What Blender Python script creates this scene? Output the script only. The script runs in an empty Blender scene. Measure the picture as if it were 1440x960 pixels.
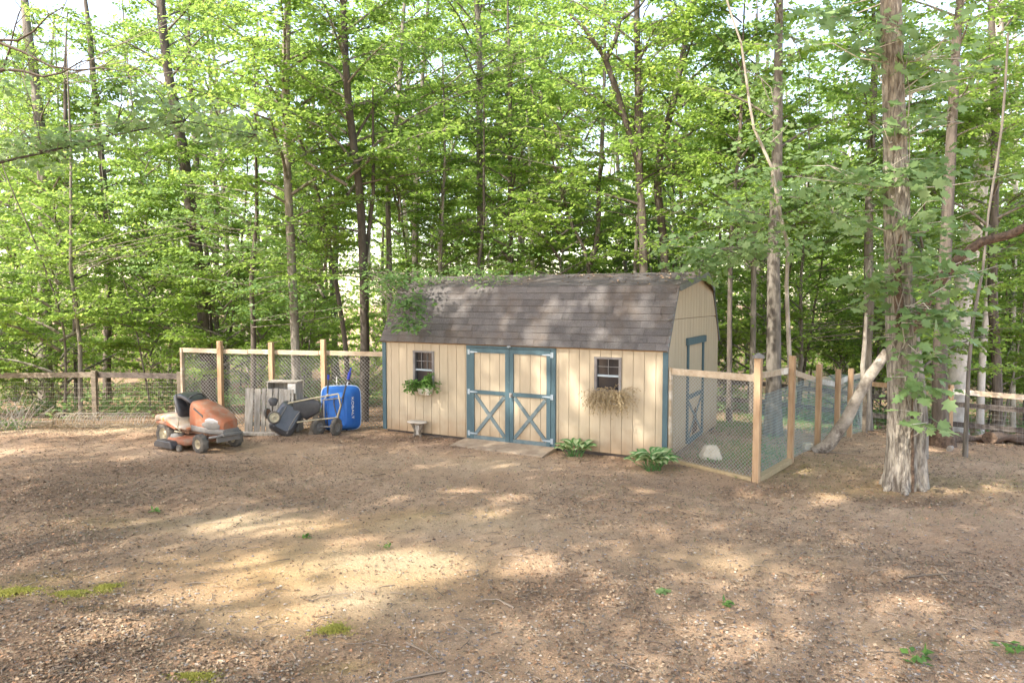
import bpy, bmesh, math, random
import numpy as np
from mathutils import Vector, Matrix, noise
R = math.radians
rng = np.random.default_rng(7)
random.seed(7)
S = bpy.context.scene
COL = S.collection

# ------------------------------------------------------------------ camera
cam_h, pitch, FOC = 2.8, R(3.41), 1000.5
cd = bpy.data.cameras.new('camera'); cam = bpy.data.objects.new('camera', cd); COL.objects.link(cam)
cam.location = (0, 0, cam_h); cam.rotation_euler = (R(90) - pitch, 0, 0)
cd.sensor_width = 36; cd.lens = 36 * FOC / 1440; cd.clip_start = .1; cd.clip_end = 2000
S.camera = cam
# ------------------------------------------------------------------ light
SUN = Vector((-.50, -.42, .76)).normalized()
elev = math.asin(SUN.z); 
w = bpy.data.worlds.new('World'); S.world = w; w.use_nodes = True
nt = w.node_tree; sky = nt.nodes.new('ShaderNodeTexSky'); sky.sky_type = 'NISHITA'; sky.sun_disc = False
sky.sun_elevation = elev; sky.sun_rotation = math.atan2(SUN.x, SUN.y)
sky.air_density = 1.0; sky.dust_density = 1.4; sky.ozone_density = 1.0
bg = nt.nodes['Background']; bg.inputs[1].default_value = .15
tn = nt.nodes.new('ShaderNodeMix'); tn.data_type = 'RGBA'; tn.blend_type = 'MULTIPLY'; tn.inputs[0].default_value = 1; tn.inputs[7].default_value = (1.20, 1.0, .86, 1)
nt.links.new(sky.outputs[0], tn.inputs[6]); nt.links.new(tn.outputs[2], bg.inputs[0])
sd = bpy.data.lights.new('sun', 'SUN'); sd.energy = 2.1; sd.angle = R(.9); sd.color = (1, .93, .82)
so = bpy.data.objects.new('sun', sd); COL.objects.link(so)
so.rotation_euler = SUN.to_track_quat('Z', 'Y').to_euler()
S.view_settings.view_transform = 'Standard'; S.view_settings.look = 'None'
S.view_settings.gamma = 1; S.view_settings.use_curve_mapping = False
S.view_settings.exposure = 2.45
c = S.cycles
c.max_bounces = 8; c.diffuse_bounces = 4; c.transmission_bounces = 6; c.glossy_bounces = 2; c.transparent_max_bounces = 8
c.caustics_reflective = False; c.caustics_refractive = False
try: c.sample_clamp_indirect = 6
except Exception: pass

# ------------------------------------------------------------------ helpers
def ray(px, py):
    u = (px - 720) / FOC; v = (480 - py) / FOC
    cs, sn = math.cos(pitch), math.sin(pitch)
    return Vector((u, cs + v * sn, v * cs - sn))
def at(px, py, Y):
    d = ray(px, py); t = Y / d.y
    return Vector((d.x * t, Y, cam_h + d.z * t))
def atz(px, py, z=0.0):
    d = ray(px, py); t = (z - cam_h) / d.z
    return Vector((d.x * t, d.y * t, z))
def sstep(a, b, x):
    t = np.clip((x - a) / (b - a), 0, 1); return t * t * (3 - 2 * t)
def gz(x, y):
    x = np.asarray(x, float); y = np.asarray(y, float)
    z = -.055 * np.maximum(0, y - 14.8) ** 1.2 - .11 * np.maximum(0, x - 6) * np.clip((y - 11) / 6, 0, 1)
    z = z - .02 * np.maximum(0, -x - 7)
    z = 3.2 * np.tanh(z / 3.2)
    far = sstep(24, 60, np.hypot(x, y))
    b = .035 * np.sin(x * .9 + 1.3) * np.sin(y * .8) + .02 * np.sin(x * 2.3 + y * 1.7)
    near = 1 - np.exp(-((x - 0) ** 2 / 12 + (y - 14) ** 2 / 4))
    return z + b * near + far * .5 * np.sin(x * .11) * np.cos(y * .09)
def ground(px, py):
    z = 0.0
    for _ in range(12):
        p = atz(px, py, z); z = float(gz(p.x, p.y)) * .6 + z * .4
    return atz(px, py, z)

class MB:
    def __init__(s): s.v = []; s.f = []; s.sm = []
    def add(s, vs, fs, smooth=False):
        n = len(s.v); s.v += [tuple(v) for v in vs]
        s.f += [tuple(i + n for i in f) for f in fs]; s.sm += [smooth] * len(fs)
        return s
    def box(s, c, d, M=None):
        cx, cy, cz = c; a, b, e = [k / 2 for k in d]
        vs = [Vector((cx + i * a, cy + j * b, cz + k * e)) for k in (-1, 1) for j in (-1, 1) for i in (-1, 1)]
        if M is not None: vs = [M @ v for v in vs]
        return s.add(vs, [(0, 2, 3, 1), (4, 5, 7, 6), (0, 1, 5, 4), (2, 6, 7, 3), (0, 4, 6, 2), (1, 3, 7, 5)])
    def beam(s, a, b, wd, th, up=(0, 0, 1)):
        a = Vector(a); b = Vector(b); x = (b - a); L = x.length; x.normalize(); u = Vector(up)
        y = u.cross(x)
        if y.length < 1e-4: y = Vector((0, 1, 0)).cross(x)
        y.normalize(); z = x.cross(y)
        M = Matrix((x, y, z)).transposed().to_4x4(); M.translation = (a + b) / 2
        return s.box((0, 0, 0), (L, wd, th), M)
    def tube(s, path, radii, n=8, cap=True, rough=0, seed=0, smooth=True, flute=0):
        path = [Vector(p) for p in path]
        if not hasattr(radii, '__len__'): radii = [radii] * len(path)
        vs = []; ref = Vector((1, 0, 0))
        for i, p in enumerate(path):
            t = path[min(i + 1, len(path) - 1)] - path[max(i - 1, 0)]
            if t.length < 1e-9: t = Vector((0, 0, 1))
            t.normalize()
            if abs(t.dot(ref)) > .95: ref = Vector((0, 1, 0)) if abs(t.y) < .9 else Vector((0, 0, 1))
            a = (ref - t * ref.dot(t)).normalized(); b = t.cross(a); ref = a
            for k in range(n):
                th = 2 * math.pi * k / n; q = a * math.cos(th) + b * math.sin(th); r = radii[i]
                if rough: r *= 1 + rough * (noise.noise(Vector((q.x * 1.3 + seed * 3.1, q.y * 1.3, p.z * .8 + seed))) + .6 * noise.noise(Vector((q.x * 4 + seed, q.y * 4, p.z * 1.5))))
                if flute: r *= 1 + flute * math.sin(k * 2.39996 * 3 + seed)
                vs.append(p + q * r)
        fs = []
        for i in range(len(path) - 1):
            for k in range(n):
                k2 = (k + 1) % n; fs.append((i * n + k, i * n + k2, (i + 1) * n + k2, (i + 1) * n + k))
        s.add(vs, fs, smooth)
        if cap:
            s.add(vs[:n], [tuple(reversed(range(n)))]); s.add(vs[-n:], [tuple(range(n))])
        return s
    def loft(s, secs, n=20, M=None, axis='x', cap=True, smooth=True):
        # secs: (t, c1, c2, h1, h2, power)   axis x: (t,c1,c2)->(x,y,z)
        rings = []
        for (t, c1, c2, h1, h2, pw) in secs:
            ring = []
            for k in range(n):
                a = 2 * math.pi * (k + .5) / n; ca, sa = math.cos(a), math.sin(a)
                p1 = c1 + h1 * math.copysign(abs(ca) ** (2 / pw), ca); p2 = c2 + h2 * math.copysign(abs(sa) ** (2 / pw), sa)
                q = {'x': (t, p1, p2), 'y': (p1, t, p2), 'z': (p1, p2, t)}[axis]
                q = Vector(q); ring.append(M @ q if M is not None else q)
            rings.append(ring)
        vs = [q for r_ in rings for q in r_]; fs = []
        for i in range(len(rings) - 1):
            for k in range(n):
                k2 = (k + 1) % n; fs.append((i * n + k, i * n + k2, (i + 1) * n + k2, (i + 1) * n + k))
        s.add(vs, fs, smooth)
        if cap: s.add(rings[0], [tuple(reversed(range(n)))]); s.add(rings[-1], [tuple(range(n))])
        return s
    def lathe(s, prof, n=24, M=None, smooth=True):
        # prof (r,h) around y axis
        vs = []; m = len(prof)
        for (r, h) in prof:
            for k in range(n):
                a = 2 * math.pi * k / n; q = Vector((r * math.cos(a), h, r * math.sin(a)))
                vs.append(M @ q if M is not None else q)
        fs = [(i * n + k, i * n + (k + 1) % n, (i + 1) * n + (k + 1) % n, (i + 1) * n + k) for i in range(m - 1) for k in range(n)]
        return s.add(vs, fs, smooth)
    def prism(s, pts, y0, y1, M=None):
        # polygon in xz extruded in y
        n = len(pts); vs = [Vector((p[0], y0, p[1])) for p in pts] + [Vector((p[0], y1, p[1])) for p in pts]
        if M is not None: vs = [M @ v for v in vs]
        fs = [tuple(range(n)), tuple(reversed(range(n, 2 * n)))] + [(i, i + n, (i + 1) % n + n, (i + 1) % n) for i in range(n)]
        return s.add(vs, fs)
    def shift(s, d): s.v = [(x - d[0], y - d[1], z - d[2]) for x, y, z in s.v]; return s
    def build(s, name, mat, parent=None, label=None, bevel=0):
        me = bpy.data.meshes.new(name); me.from_pydata(s.v, [], s.f)
        me.polygons.foreach_set('use_smooth', s.sm); me.update()
        bm = bmesh.new(); bm.from_mesh(me); bmesh.ops.recalc_face_normals(bm, faces=bm.faces); bm.to_mesh(me); bm.free()
        me.materials.append(mat)
        o = bpy.data.objects.new(name, me); COL.objects.link(o)
        if parent: o.parent = parent
        if label: o['label'] = label
        if bevel:
            b = o.modifiers.new('bevel', 'BEVEL'); b.width = bevel; b.segments = 2; b.limit_method = 'ANGLE'; b.angle_limit = R(40)
        return o
def tag(o, label=None, cat=None, group=None, kind=None):
    if label: o['label'] = label
    if cat: o['category'] = cat
    if group: o['group'] = group
    if kind: o['kind'] = kind
    return o
def thing(name, label, cat, loc=(0, 0, 0), rz=0, group=None):
    o = bpy.data.objects.new(name, None); COL.objects.link(o); o.location = loc; o.rotation_euler = (0, 0, rz); o.empty_display_size = .1
    return tag(o, label, cat, group)
def npmesh(name, V, nper, mat, smooth=False, attrs=None):
    """V: (N*nper,3) loose n-gons"""
    me = bpy.data.meshes.new(name); V = np.asarray(V, np.float32).reshape(-1, 3); n = len(V); f = n // nper
    me.vertices.add(n); me.vertices.foreach_set('co', V.ravel())
    me.loops.add(n); me.loops.foreach_set('vertex_index', np.arange(n, dtype=np.int32))
    me.polygons.add(f); me.polygons.foreach_set('loop_start', np.arange(0, n, nper, dtype=np.int32))
    me.polygons.foreach_set('loop_total', np.full(f, nper, np.int32))
    if attrs is not None:
        a = me.color_attributes.new('tint', 'FLOAT_COLOR', 'POINT')
        cc = np.ones((n, 4), np.float32); cc[:, :3] = np.repeat(attrs, nper, 0); a.data.foreach_set('color', cc.ravel())
    me.update(calc_edges=True); me.validate()
    me.materials.append(mat)
    return me
def mobj(name, me, parent=None):
    o = bpy.data.objects.new(name, me); COL.objects.link(o)
    if parent: o.parent = parent
    return o
KITE = np.array([(0, 0), (.28, .38), (.12, .75), (0, 1), (-.12, .75), (-.28, .38)], float)
KITE4 = np.array([(0, 0), (.32, .45), (0, 1), (-.32, .45)], float)
MAPLE = np.array([(0, 0), (.28, .02), (.22, .2), (.55, .38), (.3, .5), (.34, .78), (.14, .72), (0, 1.02), (-.14, .72), (-.34, .78), (-.3, .5), (-.55, .38), (-.22, .2), (-.28, .02)], float)
def leaves(P, D, N, size, shape=KITE4, fold=.12):
    """P points, D growth dirs, N normals, size (n,) -> vertex array"""
    D = D / np.linalg.norm(D, axis=1, keepdims=True)
    N = N - D * (N * D).sum(1, keepdims=True); N /= np.linalg.norm(N, axis=1, keepdims=True) + 1e-9
    Wd = np.cross(D, N)
    sh = shape; sx = sh[:, 0][None, :, None]; sy = sh[:, 1][None, :, None]
    bend = (fold * np.abs(sx) * 1.0 - .18 * (sy ** 2))
    V = P[:, None, :] + size[:, None, None] * (Wd[:, None, :] * sx + D[:, None, :] * sy + N[:, None, :] * bend)
    return V.reshape(-1, 3)

# ------------------------------------------------------------------ materials
def mat(name, col, rough=.7, col2=None, scale=6, bump=0, bscale=None, metal=0, spec=.3, stretch=(1, 1, 1), island=0, detail=6, contrast=(.35, .65), coord='Object', col3=None, s3=1.5, c3=(.55, .7), objvar=0):
    m = bpy.data.materials.new(name); m.use_nodes = True; n = m.node_tree; N = n.nodes; L = n.links
    b = N['Principled BSDF']; b.inputs['Roughness'].default_value = rough; b.inputs['Metallic'].default_value = metal
    b.inputs['Specular IOR Level'].default_value = spec
    tc = N.new('ShaderNodeTexCoord'); mp = N.new('ShaderNodeMapping'); mp.inputs['Scale'].default_value = stretch
    L.new(tc.outputs[coord], mp.inputs[0])
    cur = None
    if col2 is not None:
        t = N.new('ShaderNodeTexNoise'); t.inputs['Scale'].default_value = scale; t.inputs['Detail'].default_value = detail; t.inputs['Roughness'].default_value = .65
        L.new(mp.outputs[0], t.inputs[0])
        r = N.new('ShaderNodeMapRange'); r.inputs[1].default_value, r.inputs[2].default_value = contrast
        L.new(t.outputs[0], r.inputs[0])
        mx = N.new('ShaderNodeMix'); mx.data_type = 'RGBA'; mx.inputs[6].default_value = (*col, 1); mx.inputs[7].default_value = (*col2, 1)
        L.new(r.outputs[0], mx.inputs[0]); cur = mx.outputs[2]
        if col3 is not None:
            t3 = N.new('ShaderNodeTexNoise'); t3.inputs['Scale'].default_value = s3; t3.inputs['Detail'].default_value = 8; t3.inputs['Roughness'].default_value = .7
            L.new(tc.outputs[coord], t3.inputs[0])
            r3 = N.new('ShaderNodeMapRange'); r3.inputs[1].default_value, r3.inputs[2].default_value = c3
            L.new(t3.outputs[0], r3.inputs[0])
            m3 = N.new('ShaderNodeMix'); m3.data_type = 'RGBA'; m3.inputs[7].default_value = (*col3, 1)
            L.new(r3.outputs[0], m3.inputs[0]); L.new(cur, m3.inputs[6]); cur = m3.outputs[2]
    else:
        rgb = N.new('ShaderNodeRGB'); rgb.outputs[0].default_value = (*col, 1); cur = rgb.outputs[0]
    if island or objvar:
        hs = N.new('ShaderNodeHueSaturation'); L.new(cur, hs.inputs['Color'])
        if island: g = N.new('ShaderNodeNewGeometry'); src = g.outputs['Random Per Island']; k = island
        else: g = N.new('ShaderNodeObjectInfo'); src = g.outputs['Random']; k = objvar
        r = N.new('ShaderNodeMapRange'); r.inputs[3].default_value = 1 - k; r.inputs[4].default_value = 1 + k
        L.new(src, r.inputs[0]); L.new(r.outputs[0], hs.inputs['Value']); cur = hs.outputs[0]
    L.new(cur, b.inputs['Base Color'])
    if bump:
        t2 = N.new('ShaderNodeTexNoise'); t2.inputs['Scale'].default_value = bscale or scale * 3; t2.inputs['Detail'].default_value = 6
        L.new(mp.outputs[0], t2.inputs[0])
        bp = N.new('ShaderNodeBump'); bp.inputs['Strength'].default_value = min(1, bump); bp.inputs['Distance'].default_value = .02 * max(1, bump)
        L.new(t2.outputs[0], bp.inputs['Height']); L.new(bp.outputs[0], b.inputs['Normal'])
    return m
def leafmat(name, cols, trans=.45, var=.35, objv=.15, rough=.5, spec=.35):
    """cols: list of colours chosen per leaf"""
    m = bpy.data.materials.new(name); m.use_nodes = True; n = m.node_tree; N = n.nodes; L = n.links
    b = N['Principled BSDF']; b.inputs['Roughness'].default_value = rough; b.inputs['Specular IOR Level'].default_value = spec
    g = N.new('ShaderNodeNewGeometry'); cr = N.new('ShaderNodeValToRGB'); cr.color_ramp.interpolation = 'LINEAR'
    e = cr.color_ramp.elements
    while len(e) < len(cols): e.new(.5)
    for i, cc in enumerate(cols): e[i].position = i / (len(cols) - 1); e[i].color = (*cc, 1)
    # clump variation: large noise + island random
    tc = N.new('ShaderNodeTexCoord'); t = N.new('ShaderNodeTexNoise'); t.inputs['Scale'].default_value = .55; t.inputs['Detail'].default_value = 3
    L.new(tc.outputs['Object'], t.inputs[0])
    oi = N.new('ShaderNodeObjectInfo')
    a = N.new('ShaderNodeMath'); a.operation = 'MULTIPLY_ADD'; a.inputs[1].default_value = .45; L.new(g.outputs['Random Per Island'], a.inputs[0])
    r = N.new('ShaderNodeMapRange'); r.inputs[1].default_value = .3; r.inputs[2].default_value = .7; r.inputs[3].default_value = 0; r.inputs[4].default_value = .4; L.new(t.outputs[0], r.inputs[0])
    L.new(r.outputs[0], a.inputs[2])
    a2 = N.new('ShaderNodeMath'); a2.operation = 'MULTIPLY_ADD'; a2.inputs[1].default_value = objv * 1.5; L.new(oi.outputs['Random'], a2.inputs[0]); L.new(a.outputs[0], a2.inputs[2])
    L.new(a2.outputs[0], cr.inputs[0])
    L.new(cr.outputs[0], b.inputs['Base Color'])
    tr = N.new('ShaderNodeBsdfTranslucent'); hs = N.new('ShaderNodeHueSaturation'); hs.inputs['Value'].default_value = 2.0; hs.inputs['Hue'].default_value = .488; hs.inputs['Saturation'].default_value = .98
    L.new(cr.outputs[0], hs.inputs['Color']); L.new(hs.outputs[0], tr.inputs[0])
    mx = N.new('ShaderNodeMixShader'); mx.inputs[0].default_value = trans
    L.new(b.outputs[0], mx.inputs[1]); L.new(tr.outputs[0], mx.inputs[2]); L.new(mx.outputs[0], N['Material Output'].inputs[0])
    return m
M = {}
M['bark'] = mat('bark', (.09, .078, .062), .9, (.25, .225, .19), 11, 1.2, 16, stretch=(1, 1, .16), objvar=.25, contrast=(.35, .65))
M['bark_dark'] = mat('bark_dark', (.05, .042, .034), .9, (.13, .11, .09), 9, 1, 18, stretch=(1, 1, .2), objvar=.2)
M['bark_pale'] = mat('bark_pale', (.38, .34, .29), .85, (.58, .54, .48), 6, .6, 14, stretch=(1, 1, .5), objvar=.12)
M['bark_big'] = mat('bark_big', (.12, .10, .08), .95, (.34, .305, .25), 20, 2.4, 26, stretch=(1, 1, .22), contrast=(.40, .60), col3=(.15, .17, .10), s3=2.2, c3=(.6, .8))
M['rot'] = mat('rotten_wood', (.055, .038, .028), .95, (.16, .11, .075), 14, 2, 18)
M['bark_tan'] = mat('bark_tan', (.20, .175, .14), .85, (.40, .36, .30), 8, .6, 20, stretch=(1, 1, .4))
M['log'] = mat('log_bark', (.19, .16, .125), .85, (.42, .38, .32), 5, .8, 22, col3=(.09, .07, .055), s3=2.2, c3=(.50, .62))
M['green'] = leafmat('forest_leaf', [(.07, .125, .028), (.115, .20, .037), (.165, .265, .047), (.24, .32, .07)], .6)
M['green2'] = leafmat('maple_leaf', [(.06, .12, .04), (.10, .19, .055), (.15, .25, .075), (.21, .31, .11)], .42, objv=.1)
M['pale'] = leafmat('near_leaf', [(.08, .14, .05), (.13, .215, .08), (.19, .28, .11), (.27, .35, .17)], .45, objv=.1)
M['dead'] = leafmat('dead_leaf', [(.12, .06, .03), (.2, .1, .04), (.3, .18, .08)], .2)
M['cedar'] = mat('cedar_post', (.30, .19, .105), .8, (.42, .30, .185), 5, .3, 30, stretch=(4, 4, .5), objvar=.12)
M['pine'] = mat('pine_rail', (.47, .39, .29), .75, (.35, .27, .18), 3, .3, 30, stretch=(1, 4, 4), col3=(.72, .68, .60), s3=.9, c3=(.5, .6))
M['old'] = mat('old_wood', (.11, .09, .068), .9, (.22, .185, .14), 4, .6, 25, stretch=(1, 4, 4), col3=(.14, .15, .09), s3=2, c3=(.55, .75))
M['oldd'] = mat('dark_rail_wood', (.05, .042, .036), .9, (.12, .10, .085), 4, .6, 25, stretch=(1, 4, 4))
M['greyw'] = mat('grey_board', (.24, .215, .18), .9, (.42, .39, .34), 5, .6, 30, stretch=(5, 5, .5), island=.15, col3=(.16, .15, .10), s3=3, c3=(.6, .8))
M['wire'] = mat('galvanised_wire', (.50, .50, .48), .5, metal=.3)
M['wirew'] = mat('pale_wire', (.40, .36, .30), .6, metal=.1)
M['wired'] = mat('dark_wire', (.27, .265, .25), .6)
M['wireg'] = mat('green_wire', (.30, .40, .42), .5)
M['siding'] = mat('tan_siding', (.43, .36, .255), .75, (.385, .32, .225), 3, .12, 60, stretch=(4, 4, .5), col3=(.40, .30, .19), s3=1.6, c3=(.60, .85), island=.03)
M['siding'].node_tree.nodes
def splash(m):
    n = m.node_tree; N = n.nodes; L = n.links; b = N['Principled BSDF']; src = b.inputs['Base Color'].links[0].from_socket
    tc = N.new('ShaderNodeTexCoord'); sp = N.new('ShaderNodeSeparateXYZ'); L.new(tc.outputs['Object'], sp.inputs[0])
    t = N.new('ShaderNodeTexNoise'); t.inputs['Scale'].default_value = 5; t.inputs['Detail'].default_value = 8; L.new(tc.outputs['Object'], t.inputs[0])
    a = N.new('ShaderNodeMath'); a.operation = 'MULTIPLY_ADD'; a.inputs[1].default_value = -.7; L.new(t.outputs[0], a.inputs[0]); L.new(sp.outputs[2], a.inputs[2])
    q = N.new('ShaderNodeMapRange'); q.inputs[1].default_value = -.30; q.inputs[2].default_value = .16; q.inputs[3].default_value = .6; q.inputs[4].default_value = 0; L.new(a.outputs[0], q.inputs[0])
    x = N.new('ShaderNodeMix'); x.data_type = 'RGBA'; L.new(q.outputs[0], x.inputs[0]); L.new(src, x.inputs[6]); x.inputs[7].default_value = (.27, .17, .09, 1); L.new(x.outputs[2], b.inputs['Base Color'])
splash(M['siding'])
M['gap'] = mat('siding_groove', (.38, .315, .22), .9)
M['teal'] = mat('teal_trim', (.05, .092, .112), .6, (.068, .118, .135), 5, .15, 40, stretch=(3, 3, .6), col3=(.22, .28, .28), s3=5, c3=(.62, .8))
M['tealgrey'] = mat('weathered_teal', (.085, .13, .145), .75, (.15, .185, .19), 6, .3, 30, col3=(.30, .27, .22), s3=6, c3=(.58, .78))
M['fascia'] = mat('fascia_board', (.10, .12, .12), .7, (.16, .17, .16), 6, .1)
M['soffit'] = mat('soffit', (.26, .15, .07), .8, (.36, .23, .12), 6, .1)
M['shingle'] = mat('shingle', (.10, .092, .088), .95, (.17, .158, .15), 60, 1, 220, island=.17, col3=(.13, .10, .075), s3=1.3, c3=(.5, .75))
M['dark'] = mat('interior', (.03, .027, .024), .9)
M['winframe'] = mat('window_frame', (.13, .12, .12), .5, (.20, .19, .18), 8, .1)
M['muntin'] = mat('grey_muntin', (.20, .195, .19), .5)
M['white'] = mat('white_paint', (.70, .69, .66), .6, (.52, .50, .45), 9, .2)
M['hinge'] = mat('hinge_metal', (.33, .39, .43), .55, metal=.2)
M['concrete'] = mat('concrete', (.40, .36, .30), .9, (.52, .48, .42), 7, .6, 40, col3=(.28, .25, .2), s3=3)
M['stone'] = mat('pale_stone', (.42, .37, .27), .9, (.58, .53, .42), 8, .8, 20)
M['timber'] = mat('edging_timber', (.28, .215, .12), .85, (.38, .30, .18), 5, .4, 20, stretch=(1, 4, 4))
M['fern'] = leafmat('fern_leaf', [(.05, .12, .03), (.10, .2, .04), (.17, .28, .07)], .35, objv=0)
M['straw'] = leafmat('dry_stem', [(.22, .16, .09), (.36, .28, .16), (.50, .42, .27)], .15, objv=0)
M['hosta'] = leafmat('hosta_leaf', [(.07, .17, .05), (.10, .23, .065), (.14, .28, .085)], .25, objv=0)
M['hostaw'] = leafmat('hosta_stripe', [(.30, .38, .18), (.44, .50, .28)], .25, objv=0)
M['orange'] = mat('faded_orange_paint', (.30, .09, .04), .75, (.27, .125, .07), 6, .1, 40, col3=(.25, .18, .13), s3=3.5, c3=(.46, .66))
M['dustor'] = mat('dusty_fender', (.40, .30, .21), .8, (.46, .41, .34), 4, .1, 40, col3=(.60, .20, .07), s3=2.6, c3=(.52, .6))
M['blackp'] = mat('black_plastic', (.028, .028, .032), .45, (.06, .058, .058), 6, .15, 60, spec=.5)
M['greyp'] = mat('grey_plastic', (.13, .13, .125), .55, (.20, .18, .16), 6, .1)
M['seat'] = mat('seat_vinyl', (.03, .03, .034), .4, (.07, .07, .075), 5, .1, spec=.5)
M['tyre'] = mat('dusty_tyre', (.075, .07, .062), .9, (.16, .14, .115), 9, .6, 60)
M['rim'] = mat('dirty_rim', (.48, .42, .28), .7, (.30, .25, .17), 12, .2)
M['lens'] = mat('headlight_lens', (.30, .30, .30), .3, spec=.8)
M['metal'] = mat('bare_metal', (.35, .34, .33), .4, metal=.8)
M['rust'] = mat('rusty_metal', (.16, .08, .045), .85, (.28, .17, .11), 12, .5)
M['blue'] = mat('blue_plastic', (.018, .12, .44), .5, (.03, .15, .47), 4, .05, spec=.45)
M['blueg'] = mat('blue_grip', (.03, .05, .35), .5)
M['bluer'] = mat('tub_inside', (.45, .55, .70), .5)
M['decal'] = mat('white_decal', (.8, .82, .85), .5)
M['deck'] = mat('black_deck', (.045, .048, .055), .32, (.075, .075, .08), 5, .1, spec=.6)
M['glass'] = mat('window_glass', (.02, .02, .022), .08, spec=.7)
M['grass'] = leafmat('grass_blade', [(.10, .11, .04), (.09, .16, .035), (.22, .22, .10)], .3, objv=0)
M['moss'] = leafmat('moss', [(.27, .27, .05), (.40, .38, .09)], .2, objv=0)
M['stick'] = mat('stick', (.20, .16, .12), .9, island=.5)

# leaf litter and pebbles take their own colour per piece
def tintmat(name, rough=.85, trans=0):
    m = bpy.data.materials.new(name); m.use_nodes = True; n = m.node_tree; N = n.nodes; L = n.links
    b = N['Principled BSDF']; b.inputs['Roughness'].default_value = rough; b.inputs['Specular IOR Level'].default_value = .25
    a = N.new('ShaderNodeAttribute'); a.attribute_name = 'tint'; L.new(a.outputs['Color'], b.inputs['Base Color'])
    return m
M['litter'] = tintmat('leaf_litter'); M['pebble'] = tintmat('pebble')

# ------------------------------------------------------------------ ground
def P2(px, py): p = ground(px, py); return (p.x, p.y)
def axis_coords(lo, hi, fine_lo, fine_hi, d, grow=1.16):
    a = list(np.arange(fine_lo, fine_hi + 1e-6, d)); s = d; x = a[0]
    left = []
    while x > lo: s *= grow; x -= s; left.append(x)
    s = d; x = a[-1]; right = []
    while x < hi: s *= grow; x += s; right.append(x)
    return np.array(left[::-1] + a + right)
gx = axis_coords(-400, 400, -11, 12, .085); gy = axis_coords(-60, 600, 3.6, 18, .085)
GX, GY = np.meshgrid(gx, gy); GZ = gz(GX, GY)
def fbm(x, y, s, seed=0, octv=4):
    out = np.zeros_like(x); amp = 1; tot = 0; r = np.random.default_rng(seed)
    for o in range(octv):
        acc = np.zeros_like(x)
        for k in range(5):
            th = r.uniform(0, 2 * np.pi); f = s * 2 ** o * r.uniform(.7, 1.4); ph = r.uniform(0, 6.28)
            acc += np.sin((x * np.cos(th) + y * np.sin(th)) * f + ph + 1.5 * np.sin((x * np.sin(th) - y * np.cos(th)) * f * .6 + ph * 2))
        out += acc / 3.2 * amp; tot += amp; amp *= .55
    return out / tot
fine = (GX > -12) & (GX < 13) & (GY > 3) & (GY < 19)
GZ = GZ + fine * (.010 * fbm(GX, GY, 5, 3, 3) + .012 * rng.standard_normal(GX.shape) * .35)
def blob(x, y, pts):
    o = np.zeros_like(x)
    for (px, py, rx, ry, a) in pts:
        cx, cy = P2(px, py); o = np.maximum(o, a * np.exp(-((x - cx) ** 2 / rx ** 2 + (y - cy) ** 2 / ry ** 2)))
    return o
LIT = [(60, 690, 3.2, 1.2, 1), (200, 660, 2.2, .9, .9), (20, 770, 1.3, .8, .8), (590, 617, 1.0, .4, 1.3), (480, 618, 1.6, .4, 1.2), (640, 628, .5, .3, .9), (100, 615, 3, .5, .9), (150, 880, 1.2, .8, .8), (60, 950, 1.3, .6, .9), (300, 930, 1, .5, .6),
       (800, 700, 1.2, .6, .5), (900, 680, 1.2, .5, .5), (1080, 690, .9, .4, .9), (1290, 705, .8, .35, 1), (1000, 650, .9, .5, .8), (1100, 760, 1.2, .7, .45), (800, 830, 1, .5, .5), (1250, 800, 1.6, .8, .4), (60, 560, 5, 3, .9), (200, 570, 4, 2.5, .9), (1350, 620, 3, 1.5, .7)]
CLAY = [(420, 800, 1.4, .9, 1), (370, 860, .9, .5, 1), (560, 810, .9, .7, .8), (480, 740, 1.4, .5, .6), (250, 830, 1, .5, .5), (1040, 790, 1, .5, .3), (1130, 690, 1, .4, .35)]
SUN_PALE = [(540, 790, .9, .5, .9), (500, 840, .6, .4, .9), (330, 735, .9, .5, .8), (640, 740, 1.2, .4, .5), (700, 650, 1, .5, .6), (1060, 780, 1, .6, .35), (100, 605, 3, .8, .9), (300, 870, 1, .4, .5)]  # paler dirt at the sun patches: their light is put into the soil colour
MOSS = [(20, 830, .33, .2, 1), (100, 835, .28, .13, 1), (150, 825, .16, .16, 1), (130, 855, .16, .07, .9), (468, 884, .13, .07, 1.2), (280, 950, .2, .1, .9), (60, 810, .4, .15, .7), (640, 720, .8, .25, .35), (180, 735, .8, .3, .4), (1120, 660, 1.5, .8, .6), (1350, 680, 2, .6, .6), (480, 940, .3, .12, .6), (1270, 900, .4, .2, .3)]
lit = blob(GX, GY, LIT); clay = blob(GX, GY, CLAY); pale = blob(GX, GY, SUN_PALE); moss = blob(GX, GY, MOSS)
wood = sstep(15.5, 17.5, GY + .35 * (np.abs(GX) > 4) * 0)
n1 = fbm(GX, GY, 1.3, 1); n2 = fbm(GX, GY, 4, 2)
def near_mask(px, py): pass
V = np.stack([GX, GY, GZ], -1).reshape(-1, 3); ny, nx = GX.shape
idx = np.arange(nx * ny).reshape(ny, nx)
F = np.stack([idx[:-1, :-1], idx[:-1, 1:], idx[1:, 1:], idx[1:, :-1]], -1).reshape(-1, 4)
me = bpy.data.meshes.new('ground'); me.from_pydata(V.tolist(), [], F.tolist()); me.update()
a = me.color_attributes.new('mask', 'FLOAT_COLOR', 'POINT')
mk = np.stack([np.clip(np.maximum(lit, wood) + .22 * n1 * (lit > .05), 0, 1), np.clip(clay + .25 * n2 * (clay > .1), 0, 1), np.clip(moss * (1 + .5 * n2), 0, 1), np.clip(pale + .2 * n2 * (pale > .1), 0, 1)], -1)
a.data.foreach_set('color', mk.astype(np.float32).reshape(-1))
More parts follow.
